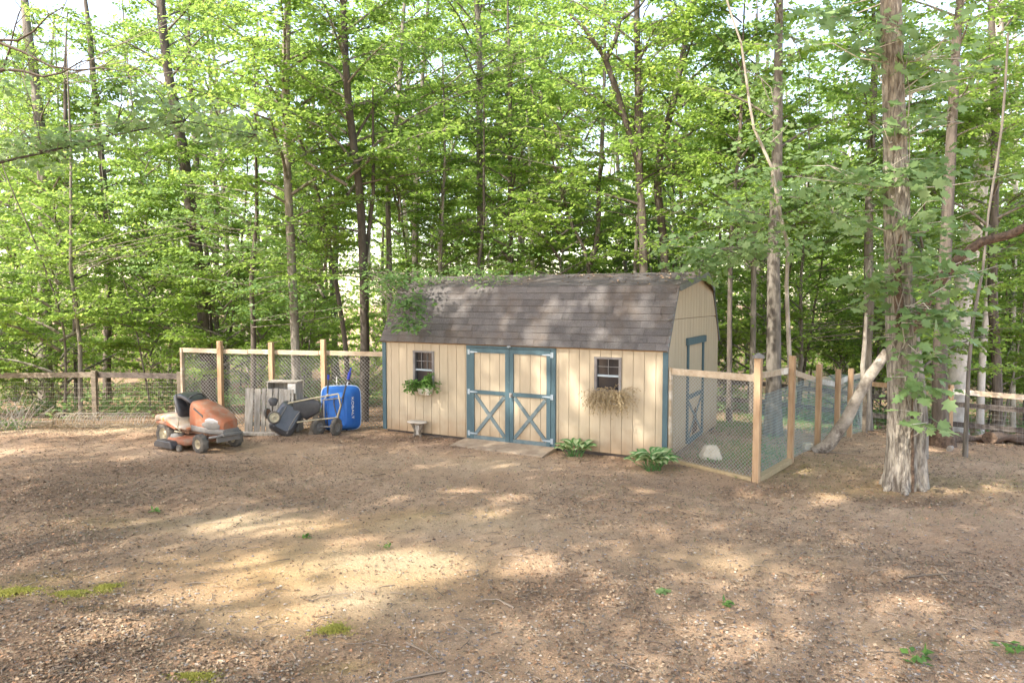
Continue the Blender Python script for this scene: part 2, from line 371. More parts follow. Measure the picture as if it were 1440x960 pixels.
me.polygons.foreach_set('use_smooth', [True] * len(me.polygons))
def ground_mat():
    m = bpy.data.materials.new('ground_soil'); m.use_nodes = True; n = m.node_tree; N = n.nodes; L = n.links
    b = N['Principled BSDF']; b.inputs['Roughness'].default_value = .95; b.inputs['Specular IOR Level'].default_value = .15
    tc = N.new('ShaderNodeTexCoord')
    def nz(s, d=8, r=.7, lo=.35, hi=.65):
        t = N.new('ShaderNodeTexNoise'); t.inputs['Scale'].default_value = s; t.inputs['Detail'].default_value = d; t.inputs['Roughness'].default_value = r
        L.new(tc.outputs['Object'], t.inputs[0]); q = N.new('ShaderNodeMapRange'); q.inputs[1].default_value = lo; q.inputs[2].default_value = hi; L.new(t.outputs[0], q.inputs[0]); return q.outputs[0], t.outputs[0]
    def mix(f, A, B):
        x = N.new('ShaderNodeMix'); x.data_type = 'RGBA'
        if isinstance(f, float): x.inputs[0].default_value = f
        else: L.new(f, x.inputs[0])
        for s_, v in ((6, A), (7, B)):
            if isinstance(v, tuple): x.inputs[s_].default_value = (*v, 1)
            else: L.new(v, x.inputs[s_])
        return x.outputs[2]
    def mul(a_, b_):
        x = N.new('ShaderNodeMath'); x.operation = 'MULTIPLY'
        for i, v in enumerate((a_, b_)):
            if isinstance(v, float): x.inputs[i].default_value = v
            else: L.new(v, x.inputs[i])
        return x.outputs[0]
    at_ = N.new('ShaderNodeAttribute'); at_.attribute_name = 'mask'; sp = N.new('ShaderNodeSeparateColor'); L.new(at_.outputs['Color'], sp.inputs[0])
    lit_, clay_, moss_, sun_pale_ = sp.outputs[0], sp.outputs[1], sp.outputs[2], at_.outputs['Alpha']
    big, _ = nz(.8, 6, .6, .38, .62); mid, _ = nz(5, 8, .7); fin, finr = nz(38, 8, .75, .38, .62); spk, _ = nz(95, 4, .8, .5, .62)
    base = mix(big, (.58, .385, .235), (.70, .495, .325))
    base = mix(mul(mid, .5), base, (.37, .225, .135))
    base = mix(clay_, base, mix(mid, (.62, .37, .14), (.66, .46, .23)))
    base = mix(sun_pale_, base, mix(mid, (.72, .56, .36), (.60, .45, .27)))
    base = mix(mul(fin, .36), base, (.20, .13, .085))
    base = mix(mul(spk, .35), base, (.50, .42, .33))
    litc = mix(fin, (.16, .10, .066), (.38, .255, .17))
    base = mix(mul(lit_, .8), base, litc)
    mo = N.new('ShaderNodeMath'); mo.operation = 'MULTIPLY_ADD'; L.new(mid, mo.inputs[0]); mo.inputs[1].default_value = .9; mo.inputs[2].default_value = .1
    base = mix(mul(moss_, mo.outputs[0]), base, mix(fin, (.16, .15, .035), (.24, .21, .05)))
    L.new(base, b.inputs['Base Color'])
    t2 = N.new('ShaderNodeTexNoise'); t2.inputs['Scale'].default_value = 30; t2.inputs['Detail'].default_value = 8; t2.inputs['Roughness'].default_value = .75; L.new(tc.outputs['Object'], t2.inputs[0])
    bp = N.new('ShaderNodeBump'); bp.inputs['Strength'].default_value = 1; bp.inputs['Distance'].default_value = .07; L.new(t2.outputs[0], bp.inputs['Height']); L.new(bp.outputs[0], b.inputs['Normal'])
    return m
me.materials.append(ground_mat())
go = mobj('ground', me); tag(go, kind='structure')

# ------------------------------------------------------------------ shed
th = .4976; SL, SW, HW, INS, HB, HR, VIS = 6.1, 3.81, 1.965, .576, 3.0, 3.275, .2
Cn = Vector((2.6485, 12.0543, 0)); O = Cn + Vector((-math.cos(th), math.sin(th), 0)) * SL
shed = thing('barn_shed', 'tan wooden gambrel-roof garden shed with teal trim and brown shingle roof', 'shed', O, -th)
RX = Vector((math.cos(th), -math.sin(th), 0)); RY = Vector((math.sin(th), math.cos(th), 0))
def front(px, py):   # pixel -> (x,z) on the front wall plane
    d = ray(px, py); o = Vector((0, 0, cam_h)); t = (O - o).dot(RY) / d.dot(RY); p = o + d * t
    return ((p - O).dot(RX), p.z)
def side(px, py):    # pixel -> (y,z) on the right gable plane
    d = ray(px, py); o = Vector((0, 0, cam_h)); t = (Cn - o).dot(RX) / d.dot(RX); p = o + d * t
    return ((p - Cn).dot(RY), p.z)
dx0, _ = front(657, 550); dx1, _ = front(782, 550)
wl0, wl1 = front(582, 520)[0], front(610, 520)[0]; wlz1 = front(596, 494)[1]; wlz0 = front(596, 543)[1]
wr0, wr1 = front(837, 520)[0], front(873, 520)[0]; wrz1 = front(855, 503)[1]; wrz0 = front(855, 551)[1]
T = .04
def boards(mb, gapb, x0, x1, zlo, zhi, holes, put):
    nb = max(1, round((x1 - x0) / .203)); wd = (x1 - x0) / nb
    for i in range(nb):
        a_, b_ = x0 + i * wd, x0 + (i + 1) * wd; segs = [(a_ , b_, zlo, zhi)]
        cuts = sorted([h for h in holes if h[0] < b_ and h[1] > a_])
        xs = sorted(set([a_, b_] + [min(max(v, a_), b_) for h in cuts for v in (h[0], h[1])]))
        for u, v in zip(xs[:-1], xs[1:]):
            if v - u < 1e-4: continue
            z = zlo; m_ = (u + v) / 2
            hs = [h for h in cuts if h[0] < m_ < h[1]]
            top = zhi(m_) if callable(zhi) else zhi
            g0 = .0045 if u == a_ else 0; g1 = .0045 if v == b_ else 0
            t0 = (zhi(u + g0) if callable(zhi) else zhi); t1 = (zhi(v - g1) if callable(zhi) else zhi)
            def quad(za, zb0, zb1, za1=None):
                put(mb, u + g0, v - g1, za, zb0, zb1)
                if g0: put(gapb, u, u + g0, za, zb0, zb0, True)
                if g1: put(gapb, v - g1, v, za, zb1, zb1, True)
            if hs:
                h = hs[0]
                if h[2] > zlo: quad(zlo, h[2], h[2])
                if h[3] < top: quad(h[3], t0, t1)
            else: quad(zlo, t0, t1)
def put_front(ybase, sgn, ax):
    def put(mb, a_, b_, z0, z1a, z1b, groove=False):
        y0 = 0 if not groove else .012; y1 = T
        vs = []
        for y in (y0, y1):
            for (s_, z) in ((a_, z0), (b_, z0), (b_, z1b), (a_, z1a)):
                vs.append((s_, ybase + sgn * y, z) if ax == 'x' else (ybase + sgn * y, s_, z))
        mb.add(vs, [(0, 1, 2, 3), (7, 6, 5, 4), (0, 4, 5, 1), (1, 5, 6, 2), (2, 6, 7, 3), (3, 7, 4, 0)])
    return put
fw, gw = MB(), MB()
BASE = .06
boards(fw, gw, 0, SL, BASE, HW, [(wl0, wl1, wlz0, wlz1), (wr0, wr1, wrz0, wrz1), (dx0, dx1, -1, 1.9)], put_front(0, 1, 'x'))
boards(fw, gw, 0, SL, BASE, HW, [], put_front(SW, -1, 'x'))
def gab(y):
    if y < INS: return HW + (HB - HW) * y / INS
    if y > SW - INS: return HW + (HB - HW) * (SW - y) / INS
    return HB + (HR - HB) * (1 - abs(y - SW / 2) / (SW / 2 - INS))
sy0, sz1 = side(966, 478); sy1, _ = side(989, 478)
sz0 = side(975, 618)[1]
seam = side(960, 448)[1]
sd_hole = [(sy0 + .04, sy1 - .04, sz0 + .05, sz1 - .1)]
for xb, sg in ((SL, -1), (0, 1)):
    boards(fw, gw, T, SW - T, BASE, lambda y: min(gab(y), seam - .004), sd_hole if sg < 0 else [], put_front(xb, sg, 'y'))
    boards(fw, gw, T, SW - T, seam + .004, lambda y: max(gab(y) - .02, seam + .005), [], put_front(xb, sg, 'y'))
fw.build('siding', M['siding'], shed); gw.build('siding_groove', M['gap'], shed)
# floor, skids
MB().box((SL / 2, SW / 2, .03), (SL - .1, SW - .1, .10)).build('floor', M['oldd'], shed)
ob = MB()
for i in range(3): ob.box((SL / 2, .12 + i * (SW - .24) / 2, -.12), (SL - .15, .1, .2))
ob.build('skid', M['oldd'], shed)
# interior partition shelf boards seen through right window
sh = MB()
for z in (1.2, 1.38, 1.55, 1.7): sh.box((SL - 1.3, .9, z), (1.6, .3, .02))
sh.build('shelf', M['greyw'], shed)
# corner boards
for x in (-.012, SL + .012 - .09):
    MB().box((x + .045, -.014, (BASE + HW) / 2), (.09, .024, HW - BASE - .004)).build('corner_board', M['teal'], shed)
# roof shingles
def course(mb, P0, P1, x0a, x1a, x0b, x1b, ncs, seed):
    """P0 lower (y,z) P1 upper; x range at bottom & top"""
    r = random.Random(seed); dy, dz = P1[0] - P0[0], P1[1] - P0[1]; L_ = math.hypot(dy, dz); dy /= L_; dz /= L_
    ny_, nz_ = -dz, dy
    if nz_ < 0: ny_, nz_ = -ny_, -nz_
    for i in range(ncs):
        t0, t1 = i / ncs * L_, min(L_, (i + 1.15) / ncs * L_)
        f0, f1 = t0 / L_, t1 / L_
        xa0, xa1 = x0a + (x0b - x0a) * f0, x1a + (x1b - x1a) * f0
        xb0, xb1 = x0a + (x0b - x0a) * f1, x1a + (x1b - x1a) * f1
        x = -r.random() * .3
        W_ = xa1 - xa0
        while x < W_:
            wd = r.choice([.16, .2, .26, .33, .33, .46]); a_, b_ = max(x, 0), min(x + wd - .004, W_); x += wd
            if b_ - a_ < .02: continue
            th0 = .015 + r.random() * .004; lo = -.004 + r.random() * .003
            vs = []
            for (q, tt, hh) in ((a_, t0 + lo, th0), (b_, t0 + lo, th0), (b_, t1, .006), (a_, t1, .006)):
                fr = q / W_; X = (xa0 + fr * (xa1 - xa0)) if tt == t0 + lo else (xb0 + fr * (xb1 - xb0))
                vs.append((X, P0[0] + dy * tt + ny_ * hh, P0[1] + dz * tt + nz_ * hh))
            for (q, tt, hh) in ((a_, t0 + lo, 0), (b_, t0 + lo, 0), (b_, t1, 0), (a_, t1, 0)):
                fr = q / W_; X = (xa0 + fr * (xa1 - xa0)) if tt == t0 + lo else (xb0 + fr * (xb1 - xb0))
                vs.append((X, P0[0] + dy * tt, P0[1] + dz * tt))
            mb.add(vs, [(0, 1, 2, 3), (7, 6, 5, 4), (0, 4, 5, 1), (1, 5, 6, 2), (2, 6, 7, 3), (3, 7, 4, 0)])
EA = (-.07, HW - .045)        # eave edge (y,z)
KN = (INS, HB + .035); RG = (SW / 2, HR + .04)
rf = MB(); e = .03
course(rf, EA, KN, -e, SL + e, -e, SL + e, 9, 1)
course(rf, KN, RG, -e, SL + e, -VIS, SL + VIS, 9, 2)
mir = lambda p: (SW - p[0], p[1])
course(rf, mir(EA), mir(KN), -e, SL + e, -e, SL + e, 9, 3)
course(rf, mir(KN), mir(RG), -e, SL + e, -VIS, SL + VIS, 9, 4)
roof = rf.build('roof', M['shingle'], shed)
rd = MB()   # deck slabs under shingles
def slab(mb, A, B, xa0, xa1, xb0, xb1, t=.03):
    dy, dz = B[0] - A[0], B[1] - A[1]; L_ = math.hypot(dy, dz); n_ = (dz / L_, -dy / L_)
    if n_[1] > 0: n_ = (-n_[0], -n_[1])
    vs = [(xa0, A[0], A[1] - .001), (xa1, A[0], A[1] - .001), (xb1, B[0], B[1] - .001), (xb0, B[0], B[1] - .001)]
    vs += [(x, y + n_[0] * t, z + n_[1] * t) for x, y, z in vs]
    mb.add(vs, [(0, 1, 2, 3), (7, 6, 5, 4), (0, 4, 5, 1), (1, 5, 6, 2), (2, 6, 7, 3), (3, 7, 4, 0)])
for m_ in (lambda p: p, mir):
    slab(rd, m_(EA), m_(KN), -e + .004, SL + e - .004, -e + .004, SL + e - .004)
    slab(rd, m_(KN), m_(RG), -e + .004, SL + e - .004, -VIS + .004, SL + VIS - .004)
rd.build('roof_deck', M['soffit'], shed)
for xe, xr in ((-e, -VIS), (SL + e, SL + VIS)):
    fa = MB()
    for m_ in (lambda p: p, mir):
        sg = 1 if xr > 0 else -1
        a_, b_ = m_(KN), m_(RG)
        fa.beam((xe + sg * .012, a_[0], a_[1] - .045), (xr + sg * .012, b_[0], b_[1] - .045), .022, .10)
        a_, b_ = m_(EA), m_(KN)
        if sg > 0: fa.beam((xe - .013, a_[0], a_[1] - .02), (xe - .013, b_[0], b_[1] - .03), .022, .045, up=(0, -1, 0))
    fa.build('fascia', M['fascia'], shed)
# leaves and debris on the roof ridge
# windows
def window(x0, x1, z0, z1, mull):
    w_ = x1 - x0; f = MB(); yo = -.012; zm = z0 + (z1 - z0) * .47
    for a_, b_ in ((x0 - .012, x0 + .035), (x1 - .035, x1 + .012)): f.box(((a_ + b_) / 2, yo + .03, (z0 + z1) / 2), (b_ - a_, .075, z1 - z0))
    f.box(((x0 + x1) / 2, yo + .028, z1 - .005), (w_ + .028, .08, .035)); f.box(((x0 + x1) / 2, yo + .022, z0 + .01), (w_ + .04, .09, .04))
    wf = f.build('window_frame', M['winframe'], shed)
    MB().box(((x0 + x1) / 2, .022, zm), (w_ - .06, .03, .034)).build('sash_rail', M['hinge'], wf)
    g = MB(); xi0, xi1 = x0 + .035, x1 - .035; zt = z1 - .02; zc = (zm + zt) / 2
    if mull:
        for k in (1, 2): g.box((xi0 + (xi1 - xi0) * k / 3, .026, zc), (.009, .014, zt - zm))
        g.box(((xi0 + xi1) / 2, .0265, zc), (xi1 - xi0, .013, .009))
    else:
        g.box(((xi0 + xi1) / 2, .026, zc), (.009, .014, zt - zm)); g.box(((xi0 + xi1) / 2, .0265, zc + .01), (xi1 - xi0, .013, .009))
    g.build('muntin', M['muntin'], wf)
    p = MB().box(((x0 + x1) / 2, .04, (z0 + z1) / 2), (w_ - .05, .004, z1 - z0 - .03)); p.build('pane', M['glass'], wf)
window(wl0, wl1, wlz0, wlz1, True); window(wr0, wr1, wrz0, wrz1, False)
# double doors
dz0, dz1 = .05, 1.9; fwid = .11
hd = MB().box(((dx0 + dx1) / 2, -.016, 1.895), (dx1 - dx0, .03, .085)); hd.build('door_header', M['teal'], shed)
for x in (dx0 + .045, dx1 - .045): MB().box((x, -.015, (dz0 + 1.85) / 2), (.09, .028, 1.85 - dz0)).build('door_jamb', M['teal'], shed)
cx = (dx0 + dx1) / 2
def door(x0, x1, hs):
    D = MB(); D2 = MB(); nb = 4; wd = (x1 - x0) / nb
    for i in range(nb):
        D.box((x0 + (i + .5) * wd, .0, (dz0 + 1.85) / 2), (wd - .008, .03, 1.85 - dz0 - .01)); 
    D2.box(((x0 + x1) / 2, .008, (dz0 + 1.85) / 2), (x1 - x0 - .01, .02, 1.85 - dz0 - .02))
    d = D.build('door', M['siding'], shed); D2.build('door_backing', M['gap'], d)
    fr = MB(); y = -.028
    z0, z1 = dz0 + .005, 1.845; zm = dz0 + .94; fwd = .085
    fr.box((x0 + fwd / 2, y, (z0 + z1) / 2), (fwd, .024, z1 - z0)); fr.box((x1 - fwd / 2, y, (z0 + z1) / 2), (fwd, .024, z1 - z0))
    fr.box(((x0 + x1) / 2, y, z1 - fwd / 2), (x1 - x0 - 2 * fwd, .022, fwd)); fr.box(((x0 + x1) / 2, y, zm), (x1 - x0 - 2 * fwd, .022, .075))
    fr.build('door_frame', M['teal'], d)
    MB().box(((x0 + x1) / 2, y, z0 + .04), (x1 - x0 - 2 * fwd, .022, .08)).build('bottom_rail', M['tealgrey'], d)
    br = MB(); xa, xb = x0 + fwd, x1 - fwd; za, zb = z0 + .08, zm - .04
    br.beam((xa + .03, y + .004, za + .01), (xb - .03, y + .004, zb - .01), .016, .07, up=(0, 1, 0)) if False else None
    def brace(p, q, yy):
        p = Vector((p[0], 0, p[1])); q = Vector((q[0], 0, q[1])); dd = (q - p).normalized(); nn = Vector((-dd.z, 0, dd.x)) * .034
        br.prism([(v.x, v.z) for v in (p - nn, q - nn, q + nn, p + nn)], yy - .009, yy + .009)
    brace((xa + .02, za + .02), (xb - .02, zb - .02), y + .002); brace((xa + .02, zb - .02), (xb - .02, za + .02), y + .005)
    br.build('cross_brace', M['tealgrey'], d)
    xh = x0 if hs < 0 else x1; s_ = 1 if hs < 0 else -1
    for z in (1.77, zm, dz0 + .12):
        h = MB(); h.box((xh - s_ * .035, -.044, z), (.045, .006, .10))
        h.prism([(xh, z - .02), (xh + s_ * .17, z - .007), (xh + s_ * .17, z + .007), (xh, z + .02)], -.048, -.042); h.tube([(xh - s_ * .008, -.05, z - .05), (xh - s_ * .008, -.05, z + .05)], .007, 6)
        h.build('hinge', M['hinge'], d)
    return d
door(dx0 + .095, cx - .004, -1); d2 = door(cx + .004, dx1 - .095, 1)
hm = MB(); hm.box((cx + .05, -.046, dz0 + .93), (.05, .012, .07)); hm.tube([(cx + .05, -.05, dz0 + .93), (cx + .05, -.09, dz0 + .93)], .012, 8); hm.box((cx + .05, -.095, dz0 + .93), (.03, .012, .09))
hm.build('door_handle', M['metal'], d2)
lm = MB(); lm.box((cx + .0, -.045, 1.915), (.075, .03, .055)); lm.tube([(cx - .03, -.065, 1.9), (cx, -.075, 1.88), (cx + .03, -.065, 1.9)], .008, 6); lm.build('door_latch', M['hinge'], shed)
# side door on gable
sf = MB(); X = SL + .014; wj = .10
sf.box((X, sy0 + wj / 2, (sz0 + sz1) / 2), (.026, wj, sz1 - sz0 - .06)); sf.box((X, sy1 - wj / 2, (sz0 + sz1) / 2), (.026, wj, sz1 - sz0 - .06))
sf.box((X + .012, (sy0 + sy1) / 2, sz1 - .03), (.05, sy1 - sy0 + .14, .13)); zm = (sz0 + sz1) / 2 - .1
sf.box((X - .002, (sy0 + sy1) / 2, zm), (.024, sy1 - sy0 - 2 * wj, .08)); sf.box((X - .002, (sy0 + sy1) / 2, sz0 + .05), (.024, sy1 - sy0 - 2 * wj, .1))
sdr = MB().box((SL - .012, (sy0 + sy1) / 2, (sz0 + sz1) / 2), (.02, sy1 - sy0 - .09, sz1 - sz0 - .1)).build('side_door', M['siding'], shed)
sf.build('side_door_trim', M['teal'], sdr)
sb = MB(); 
for (p, q) in (((sy0 + wj, zm - .06), (sy1 - wj - .05, sz0 + .12)), ((sy1 - wj, zm - .06), (sy0 + wj + .05, sz0 + .12))):
    sb.beam((X - .003, p[0], p[1]), (X - .001, q[0], q[1]), .06, .014, up=(1, 0, 0))
sb.build('cross_brace', M['tealgrey'], sdr)
ym = (sy0 + sy1) / 2
MB().prism([(ym - .17, sz0 + .12), (ym + .2, sz0 + .16), (ym + .14, sz0 + .5), (ym + .05, zm - .25), (ym - .05, zm - .3), (ym - .14, sz0 + .45)], 0, .006, Matrix(((0, 1, 0, SL + .006), (1, 0, 0, 0), (0, 0, 1, 0), (0, 0, 0, 1)))).build('rotted_panel', M['rot'], sdr, 'brown rotted lower panel')

# ramp in front of the doors
q0 = front(657, 600)[0]; q1 = front(782, 600)[0]
rp = MB(); rp.loft([(-.02, 0, .02, 0, 0, 2)], 4) if False else None
rp.prism([(-.62, -.05), (-.02, -.05), (-.02, .065), (-.55, .02), (-.62, .0)], q0 - .02, q1 + .02)
MR = Matrix(((0, 1, 0, 0), (1, 0, 0, 0), (0, 0, 1, 0), (0, 0, 0, 1))); rp.v = [tuple(MR @ Vector(v)) for v in rp.v]
ramp = rp.build('door_ramp', mat('worn_ramp', (.27, .20, .135), .9, (.38, .30, .21), 5, .6, 40, col3=(.20, .14, .09), s3=2)); ramp.location = O; ramp.rotation_euler = (0, 0, -th)
tag(ramp, 'low worn ramp slab on the ground before the teal double doors', 'ramp')

# ------------------------------------------------------------------ fences
def chain(mb, A, B, z0, z1, pitch_, r, zfun=None):
    """diamond mesh between ground points A,B (xy), heights above z function"""
    A = Vector(A); B = Vector(B); L_ = (B - A).length; H_ = z1 - z0; n = int((L_ + H_) / pitch_)
    d = (B - A) / L_
    def pt(s, h): p = A + d * s; return (p.x, p.y, (zfun(p.x, p.y) if zfun else 0) + z0 + h)
    nrm = Vector((-d.y, d.x, 0)) * r
    for i in range(n + 1):
        s0 = i * pitch_ - H_
        for sg in (1, -1):
            a_ = (s0, 0) if sg == 1 else (s0, H_); b_ = (s0 + H_, H_) if sg == 1 else (s0 + H_, 0)
            t0, t1 = 0, 1
            if a_[0] < 0: t0 = -a_[0] / H_
            if b_[0] > L_: t1 = (L_ - a_[0]) / H_
            if t1 - t0 < .01: continue
            P_ = [Vector(pt(a_[0] + (b_[0] - a_[0]) * t, a_[1] + (b_[1] - a_[1]) * t)) for t in (t0, (t0 + t1) / 2, t1)]
            P_ = [p + nrm * (.6 * sg) for p in P_]
            mb.tube(P_, r, 3, cap=False, smooth=False)
def weld(mb, A, B, z0, z1, dx, dz, r, zfun=None):
    A = Vector(A); B = Vector(B); L_ = (B - A).length; d = (B - A) / L_; n = int(L_ / dx); g = lambda p: zfun(p.x, p.y) if zfun else 0
    for i in range(n + 1):
        p = A + d * (i * dx); z = g(p); mb.tube([(p.x, p.y, z + z0), (p.x, p.y, z + z1)], r, 3, cap=False, smooth=False)
    h = z0
    while h <= z1 + .001:
        K = max(2, int(L_ / 1.0)); mb.tube([((A + d * (L_ * k / K)).x, (A + d * (L_ * k / K)).y, g(A + d * (L_ * k / K)) + h) for k in range(K + 1)], r, 3, cap=False, smooth=False); h += dz
G = lambda x, y: float(gz(x, y))
# left dog run
FA = at(256, 560, 16.35); FA = Vector((FA.x, FA.y)); FB = O + RY * .35; FB = Vector((FB.x - .02, FB.y))
dlf = (FB - FA).normalized(); nlf = Vector((-dlf.y, dlf.x))   # nlf points away
f1 = thing('chain_link_fence', 'tall chain link fence with cedar posts and pale top rail between old fence and shed', 'fence', (FA.x, FA.y, 0))
zt = 1.66
def rel(mb, o=f1): return mb.shift(o.location)
for i, (px, top) in enumerate(((312, 479), (384, 481), (457, 477))):
    d = ray(px, 500); o2 = Vector((0, 0)); den = d.x * nlf.y * -1
    # intersect ray ground-plan with fence line
    a_ = Vector((d.x, d.y)); t = (FA.x * -dlf.y + FA.y * dlf.x) / (a_.x * -dlf.y + a_.y * dlf.x); p = a_ * t
    ztop = at(px, top, p.y).z
    rel(MB().beam((p.x - nlf.x * .07, p.y - nlf.y * .07, G(p.x, p.y) - .2), (p.x - nlf.x * .07, p.y - nlf.y * .07, ztop), .10, .10, up=(dlf.x, dlf.y, 0))).build('post', M['cedar'], f1, bevel=.006)
for s_ in (.03,):
    p = FA + dlf * s_; rel(MB().beam((p.x, p.y, -.2), (p.x, p.y, zt + .02), .09, .05, up=(dlf.x, dlf.y, 0))).build('end_post', M['pine'], f1, bevel=.004)
p = FB; rel(MB().beam((p.x, p.y, -.2), (p.x, p.y, zt), .05, .05, up=(dlf.x, dlf.y, 0))).build('end_post', M['pine'], f1, bevel=.004)
LF = (FB - FA).length
for k in range(3):
    a_ = FA + dlf * (LF * k / 3 + .005); b_ = FA + dlf * (LF * (k + 1) / 3 - .005)
    rel(MB().beam((a_.x, a_.y, zt - .04 + .01 * (k == 0)), (b_.x, b_.y, zt - .05), .04, .10)).build('top_rail', M['pine'], f1, bevel=.004)
mb = MB(); chain(mb, FA + nlf * .03, FB + nlf * .03, -.05, zt - .05, .085, .0055); rel(mb).build('chain_link_mesh', M['wired'], f1)
# second, offset layer of mesh on the far side of the run
f1b = thing('wire_fence', 'far chain link side of the kennel seen through the nearer mesh left of the shed', 'fence', (FA.x, FA.y + 2, 0)) if False else None

# kennel on the right
def along(base, vx, s): return Vector((base[0] + vx[0] * s, base[1] + vx[1] * s))
K0 = Vector((3.755, 10.80)); KD = Vector((.812, 1)).normalized()
K00 = Cn + RX * .03 - RY * .0; K00 = Vector((K00.x + .03, K00.y + .02))
kf = thing('kennel_fence', 'kennel fence of cedar posts with chain link front and green wire side by the shed', 'fence', (K0.x, K0.y, 0))
def relk(mb): return mb.shift(kf.location)
ktops = []
def kpost(px, top, p, wd=.095, m='cedar', name='post', zb=-.3):
    z = at(px, top, p.y).z
    o = relk(MB().beam((p.x, p.y, G(p.x, p.y) + zb), (p.x, p.y, z), wd, wd, up=(KD.x, KD.y, 0))).build(name, M[m], kf, bevel=.006); return o, z
o, z = kpost(1069, 503, K0, .10, name='corner_post')
cp = MB(); cp.loft([(z - .005, K0.x, K0.y, .075, .075, 8), (z + .03, K0.x, K0.y, .075, .075, 8), (z + .045, K0.x, K0.y, .055, .055, 6), (z + .075, K0.x, K0.y, .02, .02, 4)], 16, axis='z'); relk(cp).build('post_cap', M['greyp'], o)
pts = [K0]
for px, top in ((1116, 500), (1154, 512), (1181, 519), (1199, 518)):
    u = (px - 720) / FOC; t = (u * K0.y - K0.x) / (KD.x - u * KD.y); p = K0 + KD * t; pts.append(p)
    u2 = kpost(px, top, p)
pe = K0 + KD * ((pts[-1] - K0).length + 1.3); pts.append(pe)
kpost(1214, 549, Vector((pe.x + .1, pe.y + .2)), .11, 'old', 'old_post')
rails_y = [526, 520, 534, 538, 529, 524]
for i in range(5):
    a_, b_ = pts[i], pts[i + 1]
    pxa = 720 + a_.x / a_.y * FOC; pxb = 720 + b_.x / b_.y * FOC
    za, zb = at(pxa, (527, 519, 533, 539, 531)[i], a_.y).z, at(pxb, (519, 532, 538, 530, 525)[i], b_.y).z
    off = Vector((KD.y, -KD.x)) * -.07
    relk(MB().beam((a_.x + off.x, a_.y + off.y, za - .03), (b_.x + off.x, b_.y + off.y, zb - .03), .04, .10)).build('top_rail', M['pine'], kf, bevel=.004)
mb = MB()
for i in range(5):
    off = Vector((KD.y, -KD.x)) * -.045
    weld(mb, pts[i] + off, pts[i + 1] + off, .02, 1.32, .05, .05, .0022, G)
relk(mb).build('welded_wire_mesh', M['wireg'], kf)
kfd = (K0 - K00).normalized(); LK = (K0 - K00).length
zr0 = at(942, 521, K00.y).z; zr1 = at(1064, 531, K0.y).z
relk(MB().beam((K00.x, K00.y, -.1), (K00.x, K00.y, zr0 + .06), .05, .045, up=(kfd.x, kfd.y, 0))).build('end_post', M['pine'], kf)
relk(MB().beam((K00.x + kfd.x * .03, K00.y + kfd.y * .03, zr0 - .01), (K0.x - kfd.x * .055, K0.y - kfd.y * .055, zr1 - .01), .04, .105)).build('top_rail', M['pine'], kf, 'pale weathered front rail')
nk = Vector((-kfd.y, kfd.x)) * .03
mb = MB(); chain(mb, K00 + nk + kfd * .04, K0 + nk - kfd * .06, .0, zr1 - .03, .062, .0026); relk(mb).build('chain_link_mesh', M['wire'], kf)
relk(MB().beam((K00.x + kfd.x * .1, K00.y + kfd.y * .1, G(K00.x, K00.y) + .03), (K0.x - kfd.x * .06, K0.y - kfd.y * .06, G(K0.x, K0.y) + .03), .09, .06)).build('bottom_board', M['timber'], kf)
relk(MB().beam((K0.x + KD.x * .06, K0.y + KD.y * .06, G(K0.x, K0.y) + .03), (pts[1].x - KD.x * .06, pts[1].y - KD.y * .06, G(*pts[1]) + .04), .1, .09)).build('bottom_board', M['timber'], kf)

# old rail fence far right
def railfence(name, label, P, posts, rails, matp, matr, mesh=None, topz=1.2, extra=None):
    f = thing(name, label, 'fence', (P[0][0], P[0][1], G(*P[0])))
    for (x, y, h, m, wd) in posts: MB().beam((x, y, G(x, y) - .3), (x, y, G(x, y) + h), wd, wd, up=(0, 1, 0)).shift(f.location).build('post', M[m], f, bevel=.008)
    for (A, B, za, zb, hh, m) in rails: MB().beam((A[0], A[1], G(*A) + za), (B[0], B[1], G(*B) + zb), .035, hh).shift(f.location).build('rail', M[m], f, bevel=.004)
    if mesh:
        mb = MB(); A, B, z0, z1, dx_, dz_, r, m = mesh; weld(mb, A, B, z0, z1, dx_, dz_, r, G); mb.shift(f.location).build('welded_wire_mesh', M[m], f)
    return f
RA, RB = (5.0, 21.3), (15.2, 16.6)
def onl(A, B, s): return (A[0] + (B[0] - A[0]) * s, A[1] + (B[1] - A[1]) * s)
def sforx(A, B, px):
    u = (px - 720) / FOC; return (A[0] - u * A[1]) / (u * (B[1] - A[1]) - (B[0] - A[0]))
posts = []; rails = []
ss = [sforx(RA, RB, x) for x in (960, 1085, 1214, 1341)] + [.985]
for i, s in enumerate(ss):
    x, y = onl(RA, RB, s); new = i == 3
    posts.append((x, y, 1.42 if new else 1.05, 'cedar' if new else 'oldd', .10))
for i in range(len(ss) - 1):
    A_, B_ = onl(RA, RB, ss[i]), onl(RA, RB, ss[i + 1])
    for z in (.92, .40): rails.append(((A_[0], A_[1] + .06), (B_[0], B_[1] + .06), z, z + .01, .13, 'oldd'))
    if i >= 2: rails.append(((A_[0], A_[1] - .07), (B_[0], B_[1] - .07), 1.25, 1.24, .13, 'pine' if i != 2 else 'cedar'))
railfence('rail_fence', 'dark old board rail fence with newer tan top rail behind the big tree', [RA], posts, rails, 0, 0, (onl(RA, RB, ss[0]), onl(RA, RB, ss[-1]), .02, 1.15, .10, .12, .0018, 'wired'))
